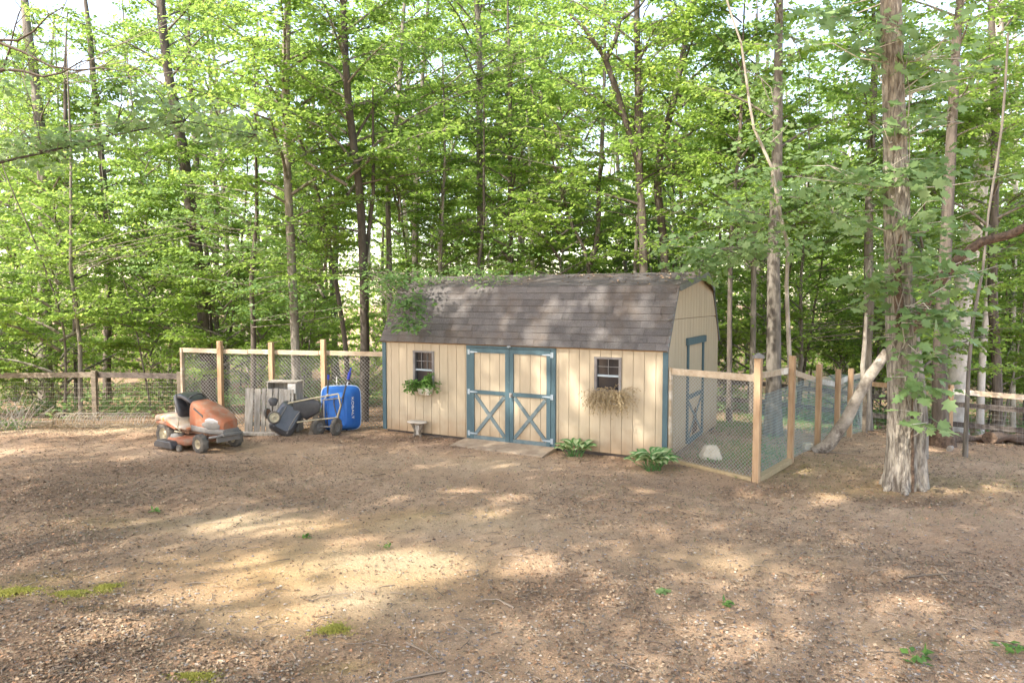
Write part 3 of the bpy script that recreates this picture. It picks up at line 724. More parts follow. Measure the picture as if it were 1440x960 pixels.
# left fence
LA, LB = (-21.0, 21.2), (-8.3, 17.6)
posts = []; rails = []
sl = [.02, sforx(LA, LB, -60), sforx(LA, LB, 130), sforx(LA, LB, 251)]
LY = [onl(LA, LB, s) for s in sl]
hts = []
for px, ytop, s in ((-60, 524, 1), (130, 522, 2), (251, 524, 3)):
    p = LY[s]; hts.append(at(px, ytop, p[1]).z - G(*p))
hts = [hts[0]] + hts
for p, h in zip(LY, hts): posts.append((p[0], p[1], h + .02, 'old', .12))
for i in range(3):
    m = 'old' if i < 2 else 'oldd'
    rails.append(((LY[i][0], LY[i][1] + .08), (LY[i + 1][0], LY[i + 1][1] + .08), hts[i] - .09, hts[i + 1] - .09, .14, m))
railfence('rail_fence', 'grey wooden rail fence with fine wire mesh at the left edge of the yard', [LY[1]], posts, rails, 0, 0, (LY[0], LY[3], .02, .98, .06, .12, .0016, 'wirew'))

# ------------------------------------------------------------------ objects
def wheel(parent, x, y, z, r, wd, name='wheel', rimr=.5, rimmat='rim', tread=True, lean=0, axis='y'):
    w_ = thing(name, None, None, (x, y, z)) if False else bpy.data.objects.new(name, None)
    COL.objects.link(w_); w_.parent = parent; w_.location = (x, y, z); w_.empty_display_size = .05
    t = MB(); h = wd / 2; ri = r * rimr
    t.lathe([(ri, -h * .85), (r * .8, -h), (r * .95, -h * .75), (r, -h * .3), (r, h * .3), (r * .95, h * .75), (r * .8, h), (ri, h * .85)], 28)
    if tread:
        for k in range(20):
            a = 2 * math.pi * k / 20; Mx = Matrix.Rotation(a, 4, 'Y')
            t.box((0, (-1) ** k * h * .35, r * .99), (r * .16, h * .9, r * .05), Mx)
    t.build('tyre', M['tyre'], w_)
    q = MB(); q.lathe([(.001, -h * .35), (r * .14, -h * .35), (r * .16, -h * .75), (r * .2, -h * .4), (ri * .8, -h * .35), (ri, -h * .8), (ri * 1.04, -h * .8), (ri * 1.04, h * .8), (ri, h * .8), (ri * .8, h * .35), (r * .16, h * .4), (r * .14, h * .8), (.001, h * .8)], 24)
    q.build('rim', M[rimmat], w_)
    return w_
# --- ride-on mower
mo = thing('riding_mower', 'dusty orange ride-on lawn mower with its black seat tipped forward', 'riding mower', (-6.42, 13.80, G(-6.4, 13.8)), R(-33)); mo.scale = (.96, .96, .96)
wheel(mo, 0, -.36, .255, .255, .22, rimr=.52); wheel(mo, 0, .36, .255, .255, .22, rimr=.52)
wheel(mo, 1.13, -.38, .185, .185, .15, rimr=.5); wheel(mo, 1.13, .38, .185, .185, .15, rimr=.5)
b = MB(); b.beam((-.2, -.18, .36), (1.35, -.15, .34), .04, .09); b.beam((-.2, .18, .36), (1.35, .15, .34), .04, .09); b.box((.3, 0, .33), (.5, .5, .08)); b.box((-.05, 0, .32), (.3, .4, .2)); b.tube([(0, -.3, .255), (0, .3, .255)], .04, 8); b.tube([(1.13, -.32, .19), (1.13, -.1, .24), (1.13, .1, .24), (1.13, .32, .19)], .03, 8)
b.build('chassis', M['rust'], mo)
# hood
h = MB()
h.loft([(.55, 0, .63, .22, .27, 4), (.60, 0, .655, .24, .285, 5), (.85, 0, .63, .245, .255, 6), (1.15, 0, .59, .24, .205, 6), (1.35, 0, .555, .225, .165, 5), (1.46, 0, .53, .20, .135, 4), (1.53, 0, .51, .15, .095, 3)], 32)
hood = h.build('hood', M['orange'], mo)
h = MB(); h.loft([(.63, 0, .42, .25, .075, 6), (1.2, 0, .41, .245, .07, 6), (1.45, 0, .41, .23, .065, 4), (1.55, 0, .41, .18, .05, 3.5)], 28); h.build('hood_skirt', M['greyp'], hood)
for s in (-1, 1):
    h = MB(); h.loft([(1.10, s * .228, .60, .028, .03, 3), (1.2, s * .228, .605, .03, .06, 3), (1.33, s * .213, .60, .03, .06, 3), (1.43, s * .18, .585, .03, .04, 2.5)], 16); h.build('headlight', M['lens'], hood)
    h = MB(); h.loft([(1.0, s * .236, .52, .022, .03, 3), (1.2, s * .232, .53, .028, .09, 3), (1.38, s * .21, .52, .03, .08, 3), (1.47, s * .17, .51, .03, .05, 2.5)], 16); h.build('headlight_surround', M['greyp'], hood)
    h = MB(); h.prism([(.72, .80), (.74, .83), (1.02, .70), (1.02, .655)], s * .243, s * .250); h.build('side_vent', M['blackp'], hood)
h = MB(); h.box((1.475, 0, .55), (.06, .10, .17)); h.build('grille', M['orange'], hood, bevel=.02)
h = MB(); h.box((.60, 0, .62), (.07, .46, .5)); h.build('dashboard', M['greyp'], mo, bevel=.03)
h = MB(); h.tube([(.55, 0, .80), (.44, 0, .92)], .022, 8)
ring = [(.43 + .12 * math.cos(a) * .6, .18 * math.sin(a), .93 + .12 * math.cos(a)) for a in [2 * math.pi * k / 20 for k in range(21)]]
h.tube(ring, .014, 8, cap=False); h.beam((.43, -.17, .93), (.43, .17, .93), .03, .015); h.build('steering_wheel', M['blackp'], mo)
# fender
h = MB()
h.loft([(-.36, 0, .50, .36, .05, 4), (-.30, 0, .555, .43, .075, 4), (-.12, 0, .585, .465, .08, 4), (.08, 0, .57, .465, .08, 4), (.24, 0, .50, .45, .07, 4), (.36, 0, .43, .42, .04, 4), (.62, 0, .405, .36, .025, 4)], 32)
fn = h.build('fender', M['dustor'], mo)
for s in (-1, 1):
    h = MB(); h.prism([(-.22, .47), (-.05, .56), (.12, .545), (.27, .46), (.45, .405), (.45, .385), (.1, .42)], s * .455, s * .468) if False else h.loft([(-.2, s * .42, .49, .055, .02, 3), (0, s * .43, .50, .06, .04, 3), (.2, s * .425, .475, .055, .035, 3), (.4, s * .40, .40, .045, .018, 3)], 14); h.build('fender_side', M['orange'], fn)
# seat tilted forward
Ms = Matrix.Translation((.14, 0, .64)) @ Matrix.Rotation(R(74), 4, 'Y')
h = MB(); h.loft([(-.02, 0, .10, .20, .04, 4), (.03, 0, .10, .24, .06, 4), (-.3, 0, .10, .24, .06, 4)], 24) if False else None
h.loft([(-.40, 0, .02, .20, .035, 4), (-.36, 0, .02, .235, .06, 4), (-.1, 0, .03, .24, .065, 4), (.04, 0, .04, .22, .055, 4), (.08, 0, .04, .17, .03, 3)], 28, M=Ms)
seat = h.build('seat', M['seat'], mo)
h = MB(); Mb = Matrix.Translation((.20, 0, 1.02)) @ Matrix.Rotation(R(12), 4, 'Y')
h.loft([(-.10, 0, -.05, .19, .05, 4), (-.04, 0, -.02, .23, .06, 4), (.1, 0, .0, .235, .05, 4), (.26, 0, -.02, .225, .045, 4), (.36, 0, -.06, .18, .03, 3)], 28, M=Mb); h.build('backrest', M['seat'], seat)
h = MB(); h.loft([(-.38, 0, .085, .19, .012, 4), (.02, 0, .095, .19, .012, 4)], 20, M=Matrix.Translation((-.13, 0, .0)) @ Ms) ; 
h = MB(); h.beam((.03, -.17, .60), (.0, -.17, 1.0), .03, .03); h.beam((.03, .17, .60), (.0, .17, 1.0), .03, .03); h.box((.01, 0, .92), (.02, .36, .16)); h.build('seat_bracket', M['white'], seat)
# deck
h = MB(); h.loft([(.18, 0, .17, .42, .05, 3), (.26, 0, .18, .52, .085, 4), (.78, 0, .18, .52, .085, 4), (.88, 0, .17, .40, .05, 3)], 32); dk = h.build('cutting_deck', M['orange'], mo)
h = MB(); h.prism([(.02, .06), (.02, .13), (.12, .20), (.56, .20), (.62, .13), (.62, .06)], -.66, -.46); h.build('discharge_chute', M['blackp'], dk, bevel=.015)
h = MB(); h.loft([(.24, 0, 0, .13, .13, 2), (.29, 0, 0, .12, .12, 2), (.31, 0, 0, .06, .06, 2)], 20, M=Matrix.Translation((.35, -.36, 0)), axis='z'); h.build('belt_cover', M['greyp'], dk); h = MB(); h.loft([(.24, 0, 0, .12, .12, 2), (.29, 0, 0, .11, .11, 2)], 20, M=Matrix.Translation((.35, .34, 0)), axis='z'); h.build('belt_cover', M['greyp'], dk)
wheel(dk, .72, -.56, .08, .07, .06, name='gauge_wheel', rimmat='greyp', tread=False)
h = MB(); h.tube([(.55, -.44, .36), (.60, -.46, .40), (.52, -.46, .44), (.50, -.42, .60), (.44, -.42, .62)], .014, 8); h.tube([(.4, -.44, .36), (.62, -.44, .36)], .014, 8); h.build('pedal_lever', M['rim'], mo)
h = MB(); h.tube([(1.30, -.30, .30), (1.50, -.27, .34), (1.56, -.12, .37), (1.56, .12, .37), (1.50, .27, .34), (1.30, .30, .30)], .025, 8); h.box((1.53, 0, .36), (.12, .40, .05)); h.box((1.45, 0, .26), (.04, .5, .10)); h.build('front_bumper', M['greyp'], mo, bevel=.008)
# --- grey board panel
pc = ground(378, 610); 
pn = thing('board_panel', 'weathered grey vertical board panel standing between the mower and the blue cart', 'wood panel', (pc.x, pc.y, pc.z), R(-3))
for i, (x, wd, hh) in enumerate(((-.40, .17, .94), (-.235, .13, .93), (-.115, .085, .94), (.0, .12, .93), (.125, .10, .94), (.24, .12, .93), (.35, .13, .92), (.45, .05, .92))):
    m = MB(); m.beam((x * 1.07, .0 + .004 * (i % 2), .04), (x * 1.07, .10, hh), wd, .02, up=(0, -1, 0)); m.build('board', M['greyw'], pn, bevel=.003)
m = MB(); m.box((0, .05, .2), (1.0, .03, .09)); m.box((0, .10, .75), (1.0, .03, .09)); m.box((-.1, -.06, .02), (.95, .22, .05)); m.build('batten', M['greyw'], pn)
bx = thing('open_crate', 'pale open box standing behind the grey board panel', 'crate', (pc.x + .22, pc.y + .42, pc.z), R(-6))
m = MB(); W2, D2_, H2 = .62, .34, 1.05
m.box((-W2 / 2, 0, H2 / 2), (.025, D2_, H2)); m.box((W2 / 2, 0, H2 / 2), (.025, D2_, H2)); m.box((0, 0, H2), (W2 + .06, D2_ + .02, .022)); m.box((0, D2_ / 2, H2 / 2), (W2, .015, H2)); m.box((0, 0, .15), (W2, D2_, .02)); m.build('carcass', M['greyw'], bx)
MB().box((.225, -D2_ / 2 - .012, .92), (.17, .012, .2)).build('door_panel', M['white'], bx)
# --- tipped push mower
pm0 = ground(398, 613)
pm = thing('push_mower', 'black push mower tipped up on its side against the board panel', 'lawn mower', (pm0.x, pm0.y, pm0.z - .0), R(8)); pm.scale = (1.12, 1.12, 1.12)
Mt = Matrix.Translation((.06, .06, .31)) @ Matrix.Rotation(R(30), 4, 'Y') @ Matrix.Rotation(R(68), 4, 'X')
h = MB(); h.loft([(-.12, 0, 0, .20, .22, 5), (-.10, 0, 0, .235, .30, 5), (.02, 0, 0, .225, .29, 5), (.07, 0, 0, .17, .22, 4)], 28, M=Mt, axis='z'); h.build('deck', M['deck'], pm)
h = MB(); h.loft([(-.34, 0, 0, .10, .10, 3), (-.12, 0, 0, .14, .14, 3)], 20, M=Mt, axis='z'); h.build('engine', M['blackp'], pm)
h = MB()
for s in (-.11, .13): h.tube([Mt @ Vector((s * 1.1, -.24, .045)), Mt @ Vector((s, -.1, .075)), Mt @ Vector((s, .12, .075)), Mt @ Vector((s * 1.1, .24, .045))], .014, 6)
h.build('deck_ridge', M['greyp'], pm)
for (wx, wz, rr) in ((-.13, .36, .115), (-.27, .41, .10)):
    wo = wheel(pm, wx, -.10 if wx > -.2 else .05, wz, rr, .05, rimr=.75, rimmat='rim' if wx > -.2 else 'rust', tread=False); wo.rotation_euler = (R(-12), R(0), R(18) if wx > -.2 else R(70))
h = MB(); h.loft([(0, 0, 0, .05, .04, 3), (.10, 0, 0, .09, .06, 3), (.14, 0, 0, .05, .03, 3)], 14, M=Matrix.Translation((-.16, .0, .56)), axis='z'); h.build('rear_flap', M['blackp'], pm)
h = MB(); h.tube([(.10, -.02, .60), (.45, .05, .66), (.98, .1, .74)], .014, 8); h.tube([(.25, -.02, .25), (.50, .05, .27), (.95, .1, .30)], .014, 8); h.tube([(.98, .1, .74), (1.02, .1, .52), (.95, .1, .30)], .014, 8); h.build('handle', M['rim'], pm)
h = MB(); h.loft([(0, 0, 0, .06, .10, 3), (.22, .02, -.04, .05, .22, 3), (.45, .05, -.02, .03, .10, 3)], 14, M=Matrix.Translation((.18, .12, .52))); h.build('grass_bag', M['blackp'], pm)
# --- leaning planks
for i, (a_, b_) in enumerate((((437, 611), (449, 566)), ((447, 608), (458, 562)))):
    g = ground(*a_); tp = at(b_[0], b_[1], g.y + .28)
    m = MB(); m.beam((0, 0, 0), (tp.x - g.x, .28, tp.z - g.z), .10, .03, up=(0, -1, 0))
    o = m.build('leaning_plank', M['oldd'] if False else M['old'], bevel=.004); o.location = g
    tag(o, ('brown weathered plank leaning nearest the tipped black mower', 'weathered plank leaning right against the blue cart')[i], 'plank', 'planks leaning beside the blue cart')
# --- blue cart
g = ground(474, 609)
ct = thing('garden_cart', 'bright blue two-wheeled poly garden cart stood on its end beside the fence', 'garden cart', (g.x, g.y, g.z), R(10))
h = MB(); h.loft([(.06, .0, .44, .20, .30, 5), (.10, .0, .44, .26, .36, 5), (.26, .03, .45, .32, .41, 6), (.44, .06, .46, .375, .45, 6), (.47, .06, .46, .41, .475, 6), (.49, .06, .46, .41, .475, 6)], 36, axis='y', cap=False)
tbm = h; tub = h.build('tub', M['blue'], ct)
h = MB(); h.loft([(.062, .0, .44, .20, .30, 5), (.066, .0, .44, .19, .29, 5)], 36, axis='y'); h.build('tub_bottom', M['blue'], tub)
h = MB(); n_ = 40; ring = []
for k in range(n_ + 1):
    a = 2 * math.pi * k / n_; ca, sa = math.cos(a), math.sin(a); ring.append((.06 + .41 * math.copysign(abs(ca) ** (1 / 3), ca), .492, .46 + .475 * math.copysign(abs(sa) ** (1 / 3), sa)))
h.tube(ring, .016, 8, cap=False); h.build('rim_lip', M['bluer'], tub)
h = MB(); h.loft([(.10, -.15, .6, .04, .2, 4), (.02, -.15, .6, .03, .17, 4)], 12, axis='y') if False else h.box((-.19, .075, .45), (.035, .05, .62)); h.box((.15, .075, .45), (.035, .05, .62)); h.build('tub_rib', M['blue'], tub, bevel=.015)
fc = bpy.data.curves.new('lettering', 'FONT'); fc.body = 'KOBALT'; fc.size = .125; fc.extrude = .0015; fc.align_x = 'CENTER'; fc.align_y = 'CENTER'
fo = bpy.data.objects.new('tmp', fc); COL.objects.link(fo); dg = bpy.context.evaluated_depsgraph_get(); tm = bpy.data.meshes.new_from_object(fo.evaluated_get(dg)); bpy.data.objects.remove(fo)
tm.materials.clear(); tm.materials.append(M['decal']); lo = mobj('lettering', tm, tub)
# right slanted side of tub between (y=.10,x=.26) and (y=.26,x=.35): place on it
nx_, ny_ = (.16, -.09); ln = math.hypot(nx_, ny_)
Zx = Vector((.875, -.484, 0)); Xx = Vector((0, 0, -1)); Yx = Zx.cross(Xx)
Ml = Matrix((Xx, Yx, Zx)).transposed().to_4x4(); Ml.translation = (.318, .165, .50); lo.matrix_local = Ml
wheel(ct, -.36, -.10, .17, .18, .085, rimr=.5, rimmat='greyp'); wheel(ct, .0, -.22, .17, .19, .085, rimr=.5, rimmat='greyp')
for o_ in ct.children:
    if o_.name.startswith('wheel'): o_.rotation_euler = (0, 0, R(62) if o_.location.x > -.2 else R(48))
h = MB(); h.tube([(-.34, -.08, .17), (-.02, -.20, .17)], .012, 8); h.tube([(-.26, .02, .17), (-.26, .02, .70), (-.18, .05, .82)], .014, 8); h.tube([(-.30, 0, .70), (.10, .02, .74)], .012, 8); h.build('axle_frame', M['metal'], ct)
h = MB(); h.tube([(-.30, .02, .32), (-.55, .05, .60)], .012, 8); h.tube([(.03, -.12, .30), (-.06, .03, .62), (-.05, .05, .75)], .012, 8); h.tube([(.03, -.12, .30), (.10, .03, .60), (.14, .05, .78)], .012, 8); h.build('strut', M['blackp'], ct)
h = MB(); h.tube([(-.20, .06, .15), (-.19, .08, .80), (-.17, .10, 1.12)], .018, 8); h.build('handle', M['blackp'], ct)
h = MB(); h.tube([(-.17, .10, 1.12), (-.165, .105, 1.22)], .024, 8); h.build('grip', M['blueg'], ct)
h = MB(); h.tube([(.12, .04, .72), (.18, .08, .95), (.24, .12, 1.12)], .02, 8); h.build('handle', M['blackp'], ct)
h = MB(); h.tube([(.20, .09, .99), (.225, .11, 1.07)], .021, 8); h.build('sticker_band', M['decal'], ct)
h = MB(); h.tube([(.235, .12, 1.11), (.27, .14, 1.26)], .034, 8); h.tube([(.27, .14, 1.26), (.30, .15, 1.36)], .016, 8); h.build('grip', M['blueg'], ct)
g2 = ground(474, 600); p1 = at(473.5, 530, g2.y + .2)
MBs = MB().tube([(0, 0, 0), (0, 0, p1.z - g2.z)], .016, 8).build('stake', M['white']); MBs.location = (p1.x, g2.y + .2, g2.z); tag(MBs, 'thin white stake rising behind the blue cart', 'stake')
# --- stone bench
g = ground(592, 611)
bn = thing('garden_bench', 'small grey stone bench with curved legs by the shed wall', 'bench', (g.x - .05, g.y - .16, g.z + .01), -th + R(4))
h = MB(); h.loft([(.265, 0, 0, .20, .10, 3.5), (.275, 0, 0, .215, .11, 3.5), (.29, 0, 0, .215, .11, 3.5), (.30, 0, 0, .205, .10, 3.5)], 28, axis='z'); h.build('seat', M['concrete'], bn)
for s in (-1, 1):
    h = MB(); h.tube([(s * .13, 0, .27), (s * .09, 0, .18), (s * .05, 0, .10), (s * .07, 0, .0), (s * .10, 0, -.04)], [.04, .03, .026, .032, .04], 8); h.build('leg', M['old'], bn)
h = MB(); h.box((0, 0, .12), (.10, .03, .2)); h.build('stretcher', M['greyw'], bn)
# --- plant boxes
def frond(P, D, L_, n, droop, out):
    D = D.normalized(); p = P.copy(); pts_ = [p.copy()]; 
    for i in range(n): D = (D + Vector((0, 0, -droop))).normalized(); p = p + D * (L_ / n); pts_.append(p.copy())
    return pts_
def wb(x, z, wd, hgt): 
    return O + RX * x - RY * .10 + Vector((0, 0, z))
bl = front(602, 548); c_ = wb(bl[0], bl[1], 0, 0)
pb = thing('window_box', 'white basket planter with a lush green fern under the left window', 'planter', c_, -th)
h = MB(); h.loft([(-.085, 0, 0, .12, .055, 5), (-.06, 0, 0, .14, .065, 5), (.06, 0, 0, .17, .085, 5), (.065, 0, 0, .175, .09, 5), (.07, 0, 0, .15, .07, 5)], 24, axis='z'); h.build('planter_box', M['white'], pb)
def plantleaves(stems, per, size, jit, matn, name, parent, shape=KITE4, flat=.5):
    P_, D_, N_, S_ = [], [], [], []
    r = np.random.default_rng(5)
    for st in stems:
        for i in range(1, len(st)):
            for _ in range(per):
                t = random.random(); p = st[i - 1].lerp(st[i], t); d = (st[i] - st[i - 1]).normalized()
                s_ = Vector((r.normal(), r.normal(), r.normal() * .5)); s_ = (s_ + d * .5).normalized()
                P_.append(p + s_ * jit * random.random()); D_.append(s_); N_.append((r.normal() * flat, r.normal() * flat, 1)); S_.append(size * random.uniform(.6, 1.2))
    V_ = leaves(np.array([tuple(p) for p in P_]), np.array([tuple(p) for p in D_]), np.array(N_), np.array(S_), shape)
    return mobj(name, npmesh(name, V_, len(shape), M[matn]), parent)
stems = []; r = random.Random(4)
for k in range(34):
    a = r.uniform(0, 2 * math.pi); dirv = Vector((math.cos(a) * .9 - .35, -abs(math.sin(a)) * .6 - .1, r.uniform(.5, 1.6)))
    stems.append(frond(Vector((r.uniform(-.12, .08), 0, .05)), dirv, r.uniform(.25, .48), 7, r.uniform(.12, .3), 0))
h = MB(); [h.tube(s_, .002, 3, cap=False) for s_ in stems]; h.build('stem', M['old'], pb)
plantleaves(stems, 9, .055, .03, 'fern', 'foliage', pb)
stems = [frond(Vector((r.uniform(-.12, .1), -.05, .0)), Vector((r.uniform(-.4, .4), -.3, -.1)), r.uniform(.12, .25), 5, .5, 0) for _ in range(30)]
h = MB(); [h.tube(s_, .0022, 3, cap=False) for s_ in stems]; h.build('dry_stem', M['straw'], pb)
bl = front(861, 560); c_ = wb(bl[0], bl[1], 0, 0)
pb = thing('window_box', 'window box of withered straw-brown plants under the right window', 'planter', c_, -th)
h = MB(); h.loft([(-.085, 0, 0, .17, .055, 5), (-.06, 0, 0, .19, .065, 5), (.08, 0, 0, .215, .085, 5), (.09, 0, 0, .22, .09, 5), (.092, 0, 0, .19, .07, 5)], 24, axis='z'); h.build('planter_box', M['white'], pb)
stems = []
for k in range(260):
    x0_ = r.uniform(-.22, .2); dirv = Vector((r.uniform(-1, .9) + x0_ * 1.5, -r.uniform(.1, .7), r.uniform(-.1, 1.0)))
    stems.append(frond(Vector((x0_, -.03, .08)), dirv, r.uniform(.15, .5), 8, r.uniform(.15, .5), 0))
for k in range(14): stems.append(frond(Vector((r.uniform(.1, .2), -.03, .08)), Vector((r.uniform(.4, 1.2), -.1, r.uniform(.5, 1.5))), r.uniform(.3, .5), 8, .22, 0))
h = MB(); [h.tube(s_, .0022, 3, cap=False) for s_ in stems]; h.build('dry_stem', M['straw'], pb)
plantleaves(stems, 2, .03, .015, 'straw', 'foliage', pb, flat=2)
# --- hostas
def hosta(px, py, label, n, R_, seed):
    g = ground(px, py); t = thing('hosta', label, 'plant', (g.x, g.y, g.z), 0, 'hostas along the shed front'); r = random.Random(seed)
    gv, wv, sv = MB(), MB(), MB()
    for i in range(n):
        a = 2 * math.pi * i / n * 2.618 + r.uniform(-.3, .3); ring_ = i / n; el = R(78 - 40 * ring_ + r.uniform(-10, 10)); Ls = R_ * (.55 + .3 * r.random()); Ll = R_ * (.62 + .25 * r.random())
        d = Vector((math.cos(a) * math.cos(el), math.sin(a) * math.cos(el), math.sin(el))); base = Vector((r.uniform(-.04, .04) * 3, r.uniform(-.03, .03), .0)); tip = base + d * Ls
        sv.tube([base, base.lerp(tip, .5) + Vector((0, 0, .01)), tip], [.006, .005, .004], 5, cap=False)
        dl = Vector((math.cos(a) * .9, math.sin(a) * .9, r.uniform(.35, 1.1))); m_ = 8; rows = []; p = tip.copy(); sdv = Vector((-math.sin(a), math.cos(a), 0)).normalized(); wmax = Ll * .36
        for k in range(m_ + 1):
            f = k / m_; wd = wmax * (math.sin(math.pi * min(1, f * 1.0) ** .8) ** .75 if 0 < f < 1 else 0)
            up = sdv.cross(dl).normalized(); up = up if up.z > 0 else -up
            rows.append([p + sdv * (wd * s_) + up * (abs(s_) * wd * .35) for s_ in (-1, -.55, 0, .55, 1)])
            dl = (dl + Vector((0, 0, -.12))).normalized(); p = p + dl * (Ll / m_)
        for k in range(m_):
            for j in range(4):
                q = [rows[k][j], rows[k][j + 1], rows[k + 1][j + 1], rows[k + 1][j]]
                (wv if j in (1, 2) else gv).add(q, [(0, 1, 2, 3)], True)
    gv.build('leaf', M['hosta'], t); wv.build('leaf_stripe', M['hostaw'], t); sv.build('stem', M['hosta'], t)
hosta(808, 642, 'variegated hosta beside the right edge of the double doors', 26, .29, 3)
hosta(920, 662, 'larger variegated hosta at the front right corner of the shed', 38, .34, 8)
# --- stone block in the kennel
g = ground(1001, 646)
h = MB(); h.loft([(0, 0, 0, .19, .15, 4), (.04, 0, 0, .185, .145, 5), (.19, .01, 0, .125, .10, 5), (.23, .01, 0, .10, .08, 4), (.24, .01, 0, .05, .04, 3)], 24, axis='z'); o = h.build('stone_block', M['stone']); o.location = (g.x, g.y + .1, g.z); tag(o, 'pale tapered stone block on the ground inside the kennel', 'stone block')
# pale block by log
g = ground(1136, 632); h = MB(); h.box((0, 0, .06), (.16, .12, .14)); o = h.build('brick_block', M['stone'], bevel=.015); o.location = g; tag(o, 'small pale block on the ground beside the leaning log', 'block')
# --- roll of wire
A_ = ground(80, 600); B_ = ground(212, 601)
pts_ = []; n_ = 34 * 14; 
for k in range(n_ + 1):
    f = k / n_; a = 2 * math.pi * 34 * f; rad = .17 + .015 * math.sin(f * 30); p = Vector((A_.x, A_.y, A_.z)).lerp(Vector((B_.x, B_.y, B_.z)), f + .008 * math.sin(f * 50))
    pts_.append((p.x + .05 * math.sin(a * 1.0 + 1), p.y + rad * math.cos(a), p.z + rad * .95 + rad * math.sin(a)))
h = MB().tube(pts_, .006, 4, cap=False)
for k in range(5):
    a = 2 * math.pi * k / 5 + .4; h.tube([(A_.x, A_.y + .16 * math.cos(a), A_.z + .165 + .16 * math.sin(a)), (B_.x, B_.y + .16 * math.cos(a), B_.z + .165 + .16 * math.sin(a))], .005, 4)
o = h.shift((A_.x, A_.y, A_.z)).build('wire_coil', M['wirew']); o.location = A_; tag(o, 'long pale coil of wire fencing lying on leaves left of the mower', 'wire coil')
# landscape timber at left
a_ = ground(-40, 600); b_ = ground(76, 599); o = MB().beam((0, 0, .06), (b_.x - a_.x, b_.y - a_.y, .06), .14, .13).build('landscape_timber', M['old'], bevel=.01); o.location = a_; tag(o, 'old landscape timber lying on the ground at the left edge', 'timber')

# ------------------------------------------------------------------ trees
def nrm(a): return a / (np.linalg.norm(a) + 1e-9)
def spray_leaves(acc, p0, d, L_, size, r, step=.055, tilt=.55, up=(0, 0, 1)):
    """flat spray of leaves either side of a twig; acc lists of P D N S"""
    n = max(2, int(L_ / step)); d = nrm(np.array(d, float)); side_ = nrm(np.cross(d, up))
    t = (np.arange(n) + r.random(n) * .6) / n; sg = np.where(np.arange(n) % 2 == 0, 1., -1.)
    P_ = p0 + d * (t * L_)[:, None] + np.array((0, 0, -.10)) * ((t * L_) ** 2)[:, None]
    P_ = P_ + side_ * (sg * size * (.15 + .5 * r.random(n)))[:, None] + r.normal(0, .02, (n, 3))
    D_ = d * .65 + side_ * sg[:, None] * (.5 + .6 * r.random(n))[:, None] + r.normal(0, .22, (n, 3)); D_[:, 2] -= .18
    N_ = np.array(up, float) + r.normal(0, tilt, (n, 3))
    acc[0].append(P_); acc[1].append(D_); acc[2].append(N_); acc[3].append(size * (.45 + .85 * r.random(n)))
def limb_with_sprays(acc, mb, base, az, el, L_, r, leaf, rad, ntw=9, dens=1, droop=.05, step=.055, twk=.38):
    p = np.array(base, float); K = 7; path = [p.copy()]; a, e_ = az, el
    for k in range(K):
        e_ -= droop * r.random() * 2; a += r.normal(0, .12)
        d = np.array((math.cos(a) * math.cos(e_), math.sin(a) * math.cos(e_), math.sin(e_))); p = p + d * L_ / K; path.append(p.copy())
    mb.tube([tuple(q) for q in path], [rad * (1 - .85 * k / K) for k in range(K + 1)], 5, cap=False)
    for j in range(ntw):
        f = .18 + .82 * (j + r.random()) / ntw; i = min(K - 1, int(f * K)); q = path[i] + (path[i + 1] - path[i]) * (f * K - i)
        dd = nrm(path[i + 1] - path[i])
        for sg in (-1, 1):
            if r.random() > dens: continue
            aa = math.atan2(dd[1], dd[0]) + sg * (.6 + .5 * r.random()); tl = L_ * twk * (1.15 - .75 * f) * (.6 + .6 * r.random())
            tl = min(tl, 1.5)
            d2 = np.array((math.cos(aa), math.sin(aa), .15 + r.normal(0, .16)))
            mb.tube([tuple(q), tuple(q + nrm(d2) * tl * .9)], [rad * .25, rad * .08], 3, cap=False)
            spray_leaves(acc, q, d2, tl, leaf, r, step)
            # secondary
            for s2 in (-1, 1):
                f2 = .3 + .4 * r.random(); a3 = aa + s2 * .8; d3 = np.array((math.cos(a3), math.sin(a3), .05 + r.normal(0, .15)))
                spray_leaves(acc, q + nrm(d2) * tl * f2, d3, tl * .5, leaf, r, step)
    spray_leaves(acc, path[-2], path[-1] - path[-2], L_ / K * 1.5, leaf, r, step)
def acc_mesh(name, acc, m, shape=KITE4, filt=None):
    P_, D_, N_, S_ = (np.concatenate(a) for a in acc)
    if filt is not None: k = filt(P_); P_, D_, N_, S_ = P_[k], D_[k], N_[k], S_[k]
    return npmesh(name, leaves(P_, D_, N_, S_, shape), len(shape), m)
def mbmesh(mb, name, m):
    o = mb.build(name, m); me_ = o.data; bpy.data.objects.remove(o); return me_
VAR = []
def make_variant(seed, H, R_, z0, nl, leaf, ntw, prof, m, step=.055, el0=.55):
    r = np.random.default_rng(seed); acc = ([], [], [], []); mb = MB()
    for k in range(nl):
        f = (k + r.random()) / nl; z = z0 + (H - z0) * f; Lb = R_ * prof(f) * (.7 + .5 * r.random()); az = k * 2.4 + r.normal(0, .4)
        limb_with_sprays(acc, mb, (0, 0, z), az, el0 + .5 * f * r.random(), Lb, r, leaf, .035 * Lb / R_ + .008, ntw, .92, .07, step)
    return acc_mesh('crown', acc, m), mbmesh(mb, 'branches', M['bark']), H
pa = lambda f: 1.0 - .55 * f
pb_ = lambda f: .55 + .9 * math.sin(math.pi * min(1, f * 1.05)) * .6 - .3 * f
US = [make_variant(10 + i, H, R_, z0, nl, .125, 11, pa, M['green'], .052) for i, (H, R_, z0, nl) in enumerate(((7.5, 3.0, 1.0, 27), (9, 3.3, 1.6, 30), (6, 2.6, .7, 26), (8, 3.4, 1.2, 27)))]
